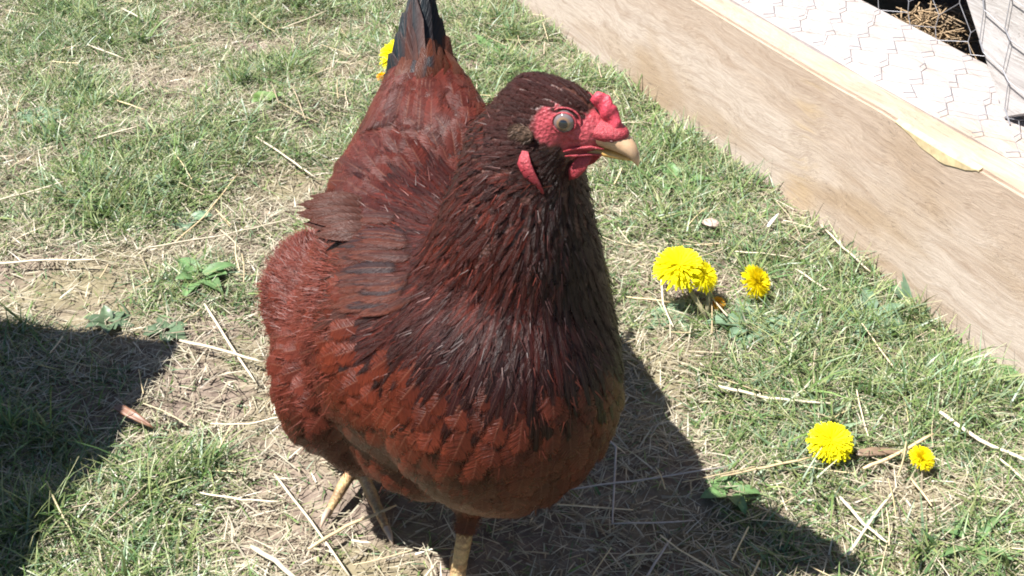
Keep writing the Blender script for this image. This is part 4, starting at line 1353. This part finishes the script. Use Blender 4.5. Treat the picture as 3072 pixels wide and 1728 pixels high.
# ------------------------------------------------------------------ dandelions
def dandelion(pix, hz, r, tilt, label, base_pix=None, closed=0.0, hue=(0.84, 0.78, 0.012), seed=0, flat=0.55):
    rr = random.Random(seed); rn = np.random.default_rng(seed)
    top = on_ground(pix[0], pix[1], hz)
    base = on_ground(*base_pix) if base_pix else np.array([top[0] + .004, top[1], 0.0])
    base[2] = float(ground_z(base[0], base[1])) - .002
    d = empty("dandelion", base)
    tag(d, label, "dandelion", "dandelions in the grass")
    ax = norm(np.array([math.sin(tilt[0]), math.sin(tilt[1]), 1.0]))
    s1 = norm(np.cross(ax, [0.3, 1, 0.1])); s2 = np.cross(ax, s1)
    # florets: strap-shaped rays in rings, flat outer ones, upright inner ones
    n = 420
    k = np.arange(n); t = np.sqrt((k + .5) / n)                     # 0 centre .. 1 rim
    a = k * 2.39996 + rn.normal(0, .1, n)
    rad = np.stack([np.cos(a), np.sin(a)], -1) @ np.stack([s1, s2])
    el = (1 - t) * 0.80 + 0.12 - 0.62 * t ** 3 + closed * .8 + rn.normal(0, .07, n)
    D = rad * np.cos(el)[:, None] + ax * np.sin(el)[:, None]
    R = top - ax * r * 0.42 + rad * (0.22 * r * t)[:, None]
    L = r * (0.56 + 0.42 * t) * rn.uniform(.88, 1.08, n)
    S = norm(np.cross(D, ax + rn.normal(0, .12, (n, 3))))
    up = norm(np.cross(S, D)); 
    V, F, T = strips(R, D, S, L, np.full(n, r * 0.085), 3, -L * 0.10, ax[None].repeat(n, 0), 1.0, 0.80)
    c = np.repeat(np.array(hue)[None] * rn.uniform(.88, 1.08, (n, 1)), 8, 0)
    inner = np.repeat(1 - t, 8)[:, None]
    c = c * (1 - .25 * inner) + np.array([0.84, 0.72, 0.008]) * .25 * inner
    mesh_np("florets", V, [F], M["petal"], d, smooth=False, cols=c, origin=top)
    # green cup
    ns, rings = 12, [(-.78, .14), (-.62, .34), (-.48, .42), (-.36, .30)]
    CV = []
    for z, q in rings:
        for j in range(ns):
            b = 2 * math.pi * j / ns
            CV.append(top + ax * r * z * (1.0) + (s1 * math.cos(b) + s2 * math.sin(b)) * r * q)
    CF = [[i * ns + j, i * ns + (j + 1) % ns, (i + 1) * ns + (j + 1) % ns, (i + 1) * ns + j] for i in range(len(rings) - 1) for j in range(ns)]
    mesh_np("bract_cup", np.array(CV), [np.array(CF)], M["leaf"], d, cols=np.tile([0.07, 0.13, 0.035], (len(CV), 1)), origin=top)
    mid = (base + top - ax * r * .7) / 2 + np.array([rr.uniform(-.004, .004), 0, .004])
    e = top - ax * r * .7
    V, F4, F3 = tube_path([base, base * .45 + mid * .55 + [0, 0, .002], mid, mid * .4 + e * .6, e], [.0026, .0024, .0022, .0021, .0022], 8)
    c = np.tile([0.36, 0.34, 0.17], (len(V), 1)); h = np.clip((V[:, 2] - base[2]) / max(.01, e[2] - base[2]), 0, 1)[:, None]
    c = np.array([0.50, 0.42, 0.28]) * (1 - h) + np.array([0.17, 0.19, 0.07]) * h
    mesh_np("stem", V, [F4, F3], M["leaf"], d, cols=c, origin=base)
    return d
dandelion((2040, 775), .056, .0225, (-.05, -.30), "large open dandelion right of the hen's breast with a leaning pale stem", (2128, 962), seed=1)
dandelion((2128, 812), .044, .0160, (.95, -.35), "smaller dandelion tucked under the right side of the large one", (2122, 950), seed=2)
dandelion((2288, 838), .030, .0155, (1.7, -.7), "narrow dandelion seen edge on, right of the large one", (2340, 925), closed=.25, seed=3, hue=(.84, .72, .010))
dandelion((2503, 1305), .030, .0170, (.05, -.35), "single open dandelion low on the right with ragged petals", (2508, 1400), seed=4)
dandelion((2772, 1368), .022, .0095, (.2, -.5), "smallest half-closed dandelion low on the right, beside a tan straw", (2772, 1430), closed=.6, seed=5, hue=(.84, .72, .012))
dandelion((1196, 142), .034, .0260, (-.1, -.4), "open dandelion half hidden behind the hen's tail", (1205, 230), seed=6)
dandelion((1142, 226), .016, .0062, (-.3, -.4), "small orange dandelion peeping out left of the tail's base", (1148, 260), closed=.7, seed=7, hue=(.85, .45, .010))
dandelion((2158, 905), .012, .0065, (.2, -.5), "faded orange dandelion low in the grass beside the large one's stem", (2160, 935), closed=.5, seed=8, hue=(.78, .40, .04))

# ------------------------------------------------------------------ broad-leaved weeds and dead leaves
def leaf_mesh(base, d, n, L, W, lobes=0, curl=.25, nseg=9, fold=.25, seed=0):
    rr = random.Random(seed)
    V = []; d = np.array(d, float); n = np.array(n, float); q = np.array(base, float)
    for i in range(nseg + 1):
        t = i / nseg
        w = W * math.sin(math.pi * min(1, .06 + .94 * t) ** .75) ** .9 + .0005
        if lobes:
            w *= 0.55 + 0.45 * abs(math.sin(t * lobes * math.pi))
        s = norm(np.cross(n, d))
        for v in (-1, -.5, 0, .5, 1):
            V.append(q + s * w * v * (1 + rr.uniform(-.07, .07)) + n * (abs(v) * w * fold + rr.uniform(-.0006, .0006)))
        q = q + d * L / nseg
        n = norm(n + d * curl / nseg * 1.4); d = norm(d - n * (d @ n))
    F = []
    for i in range(nseg):
        for k in range(4):
            a = i * 5 + k
            F.append([a, a + 1, a + 6, a + 5])
    return np.array(V), np.array(F)
def weed(pix, label, nleaf, L, W, col, lobes=0, el=(.25, .8), seed=0, az=None, cat="weed"):
    rr = random.Random(seed)
    b = on_ground(*pix); b[2] = float(ground_z(b[0], b[1])) - .001
    e = empty("weed", b)
    tag(e, label, cat, "broad-leaved weeds in the grass")
    for i in range(nleaf):
        a = (2 * math.pi * i / nleaf + rr.uniform(-.4, .4)) if az is None else rr.uniform(*az)
        q = rr.uniform(*el)
        d = np.array([math.cos(a) * math.cos(q), math.sin(a) * math.cos(q), math.sin(q)])
        n = norm(np.array([0, 0, 1.0]) - d * d[2])
        l = L * rr.uniform(.5, .95)
        V, F = leaf_mesh(b + np.array([math.cos(a), math.sin(a), 0]) * .004 + [0, 0, .002], d, n, l, W * rr.uniform(.75, 1.1), lobes, rr.uniform(.5, 1.3), 9, rr.uniform(.1, .35), seed * 31 + i)
        V[:, 2] = np.maximum(V[:, 2], ground_z(V[:, 0], V[:, 1]) + .002)
        c = np.tile(np.array(col) * rr.uniform(.8, 1.2), (len(V), 1))
        c[2::5] *= 1.25
        mesh_np("leaf", V, [F], M["leaf"], e, cols=c, origin=b)
    return e
GR = (0.095, 0.170, 0.062); BG = (0.125, 0.195, 0.120); LG = (0.13, 0.21, 0.06); DG = (0.075, 0.115, 0.060)
weed((2738, 905), "weed with one upright pointed leaf against the foot of the board", 6, .070, .0085, BG, 0, (.5, 1.25), 1, (0.9, 2.3))
weed((2620, 960), "bright green lobed weed in front of the upright pointed leaf", 9, .050, .0085, BG, 4, (.15, .7), 2)
weed((2250, 985), "grey-green lobed rosette below the narrow dandelion", 9, .052, .0100, BG, 4, (.1, .5), 3)
weed((2400, 1000), "small flat rosette right of the grey-green lobed one", 7, .036, .0080, BG, 3, (.1, .5), 4)
weed((2010, 945), "small pale rosette left of the large dandelion's stem", 6, .034, .0075, BG, 0, (.1, .45), 5)
weed((2850, 905), "low grey-green weed at the foot of the board near the right edge", 8, .040, .0085, BG, 3, (.2, .9), 6)
weed((330, 985), "dark weed with small leaves at the upper rim of the left shadow", 8, .030, .0065, DG, 0, (.25, 1.0), 7)
weed((500, 1000), "dark leafy weed right of the one at the left shadow's rim", 8, .028, .0062, DG, 0, (.15, .6), 8)
weed((600, 840), "bright green broad-leaved weed left of the hen's fluffy flank", 9, .046, .0105, GR, 0, (.3, 1.0), 9)
weed((465, 565), "pale green weed with rounded leaves left of the hen", 7, .044, .0120, BG, 0, (.1, .5), 10)
weed((90, 150), "weed with one big pale curved leaf at the upper left", 4, .085, .0150, (.13, .18, .12), 0, (.05, .3), 11)
weed((795, 325), "small bright green round-leaved weed left of the hen's back", 5, .028, .0100, LG, 0, (.3, .9), 12)
weed((120, 350), "grey-green weed on the lawn at the left edge", 6, .042, .0120, BG, 0, (.1, .45), 13)
weed((2960, 1115), "bushy green clump at the right edge below the board", 9, .040, .0085, GR, 4, (.3, .9), 14)
weed((2920, 1655), "spiky green weed in the lower right corner", 10, .036, .0034, GR, 0, (.2, .8), 15)
weed((2190, 1480), "green tuft of small leaves by the edge of the hen's shadow", 7, .030, .0060, GR, 0, (.3, .9), 16)
weed((2035, 560), "green weed between the hen's neck and the board", 8, .048, .0085, GR, 3, (.2, .9), 17)
weed((1470, 150), "leafy green patch right of the hen's tail", 9, .045, .0080, GR, 3, (.2, .8), 18)
weed((255, 255), "flat grey-green leaf pair left of the tail, upper lawn", 4, .046, .0120, BG, 0, (.1, .4), 19)
weed((560, 650), "small pale weed left of the hen's wing tip", 5, .032, .0085, BG, 0, (.15, .6), 20)
weed((1560, 235), "green leafy weed just behind the hen's crown", 8, .044, .0075, GR, 3, (.2, .9), 21)

def dead_leaf(pix, az, L, W, col, label, z=.010, el=.1, curl=.4, seed=0, lobes=0):
    b = on_ground(*pix); b[2] = float(ground_z(b[0], b[1])) + z
    d = np.array([math.cos(az) * math.cos(el), math.sin(az) * math.cos(el), math.sin(el)])
    n = norm(np.array([0, -.35, 1.0]) - d * (np.array([0, -.35, 1.0]) @ d))
    V, F = leaf_mesh(b, d, n, L, W * .55, lobes, curl, 9, .06, seed)
    c = np.tile(np.array(col), (len(V), 1)) * np.random.default_rng(seed).uniform(.85, 1.1, (len(V), 1))
    o = mesh_np("dead_leaf", V, [F], M["leaf"], cols=c, origin=b)
    md = o.modifiers.new("thick", 'SOLIDIFY'); md.thickness = .0006
    tag(o, label, "dead leaf", "dead leaves on the grass")
dead_leaf((2150, 715), 2.6, .022, .0095, (.42, .32, .27), "pale pinkish dead leaf above the large dandelion", seed=1)
dead_leaf((350, 1250), -.6, .045, .0065, (.20, .10, .06), "narrow reddish dead leaf at the rim of the left shadow", seed=3)
dead_leaf((2560, 1390), .1, .045, .006, (.22, .15, .10), "brown dead leaf under the lower dandelion", seed=5)

# hay heaped against the wire inside the run
def hay():
    r = np.random.default_rng(8)
    c0 = ray_run_plane(2712, 70, 0.235)
    Vs, Fs, Cs = [], [], []; off = 0
    ang = math.atan2(RD[1], RD[0])
    for _ in range(900):
        q = np.array([c0[0] + r.normal(0, .045), 0.245 + abs(r.normal(0, .05)), 0])
        h = (c0[2] + .012) * math.exp(-((q[0] - c0[0]) / .075) ** 2)
        z = r.uniform(0.35, 1) * max(h, .02)
        a = r.uniform(0, 6.28); L = r.uniform(.02, .05); dz = r.normal(0, .25)
        loc = np.array([[q[0] + math.cos(a) * L * t, max(.205, q[1] + math.sin(a) * L * t), max(.004, z + dz * L * t)] for t in (-.5, 0, .5)])
        wp = np.stack([RA[0] + loc[:, 0] * RD[0] + loc[:, 1] * RN[0], RA[1] + loc[:, 0] * RD[1] + loc[:, 1] * RN[1], loc[:, 2]], -1)
        V, F4, _ = tube_path(wp, r.uniform(.0006, .0014), 4, False, .6)
        Vs.append(V); Fs.append(F4 + off); off += len(V)
        Cs.append(np.tile(np.array([.34, .24, .14]) * r.uniform(.5, 1.2), (len(V), 1)))
    o = mesh_np("hay_heap", np.vstack(Vs), [np.vstack(Fs)], M["straw"], cols=np.vstack(Cs)); o["kind"] = "stuff"
    tag(o, "brown hay heaped against the wire inside the run", "hay")
hay()
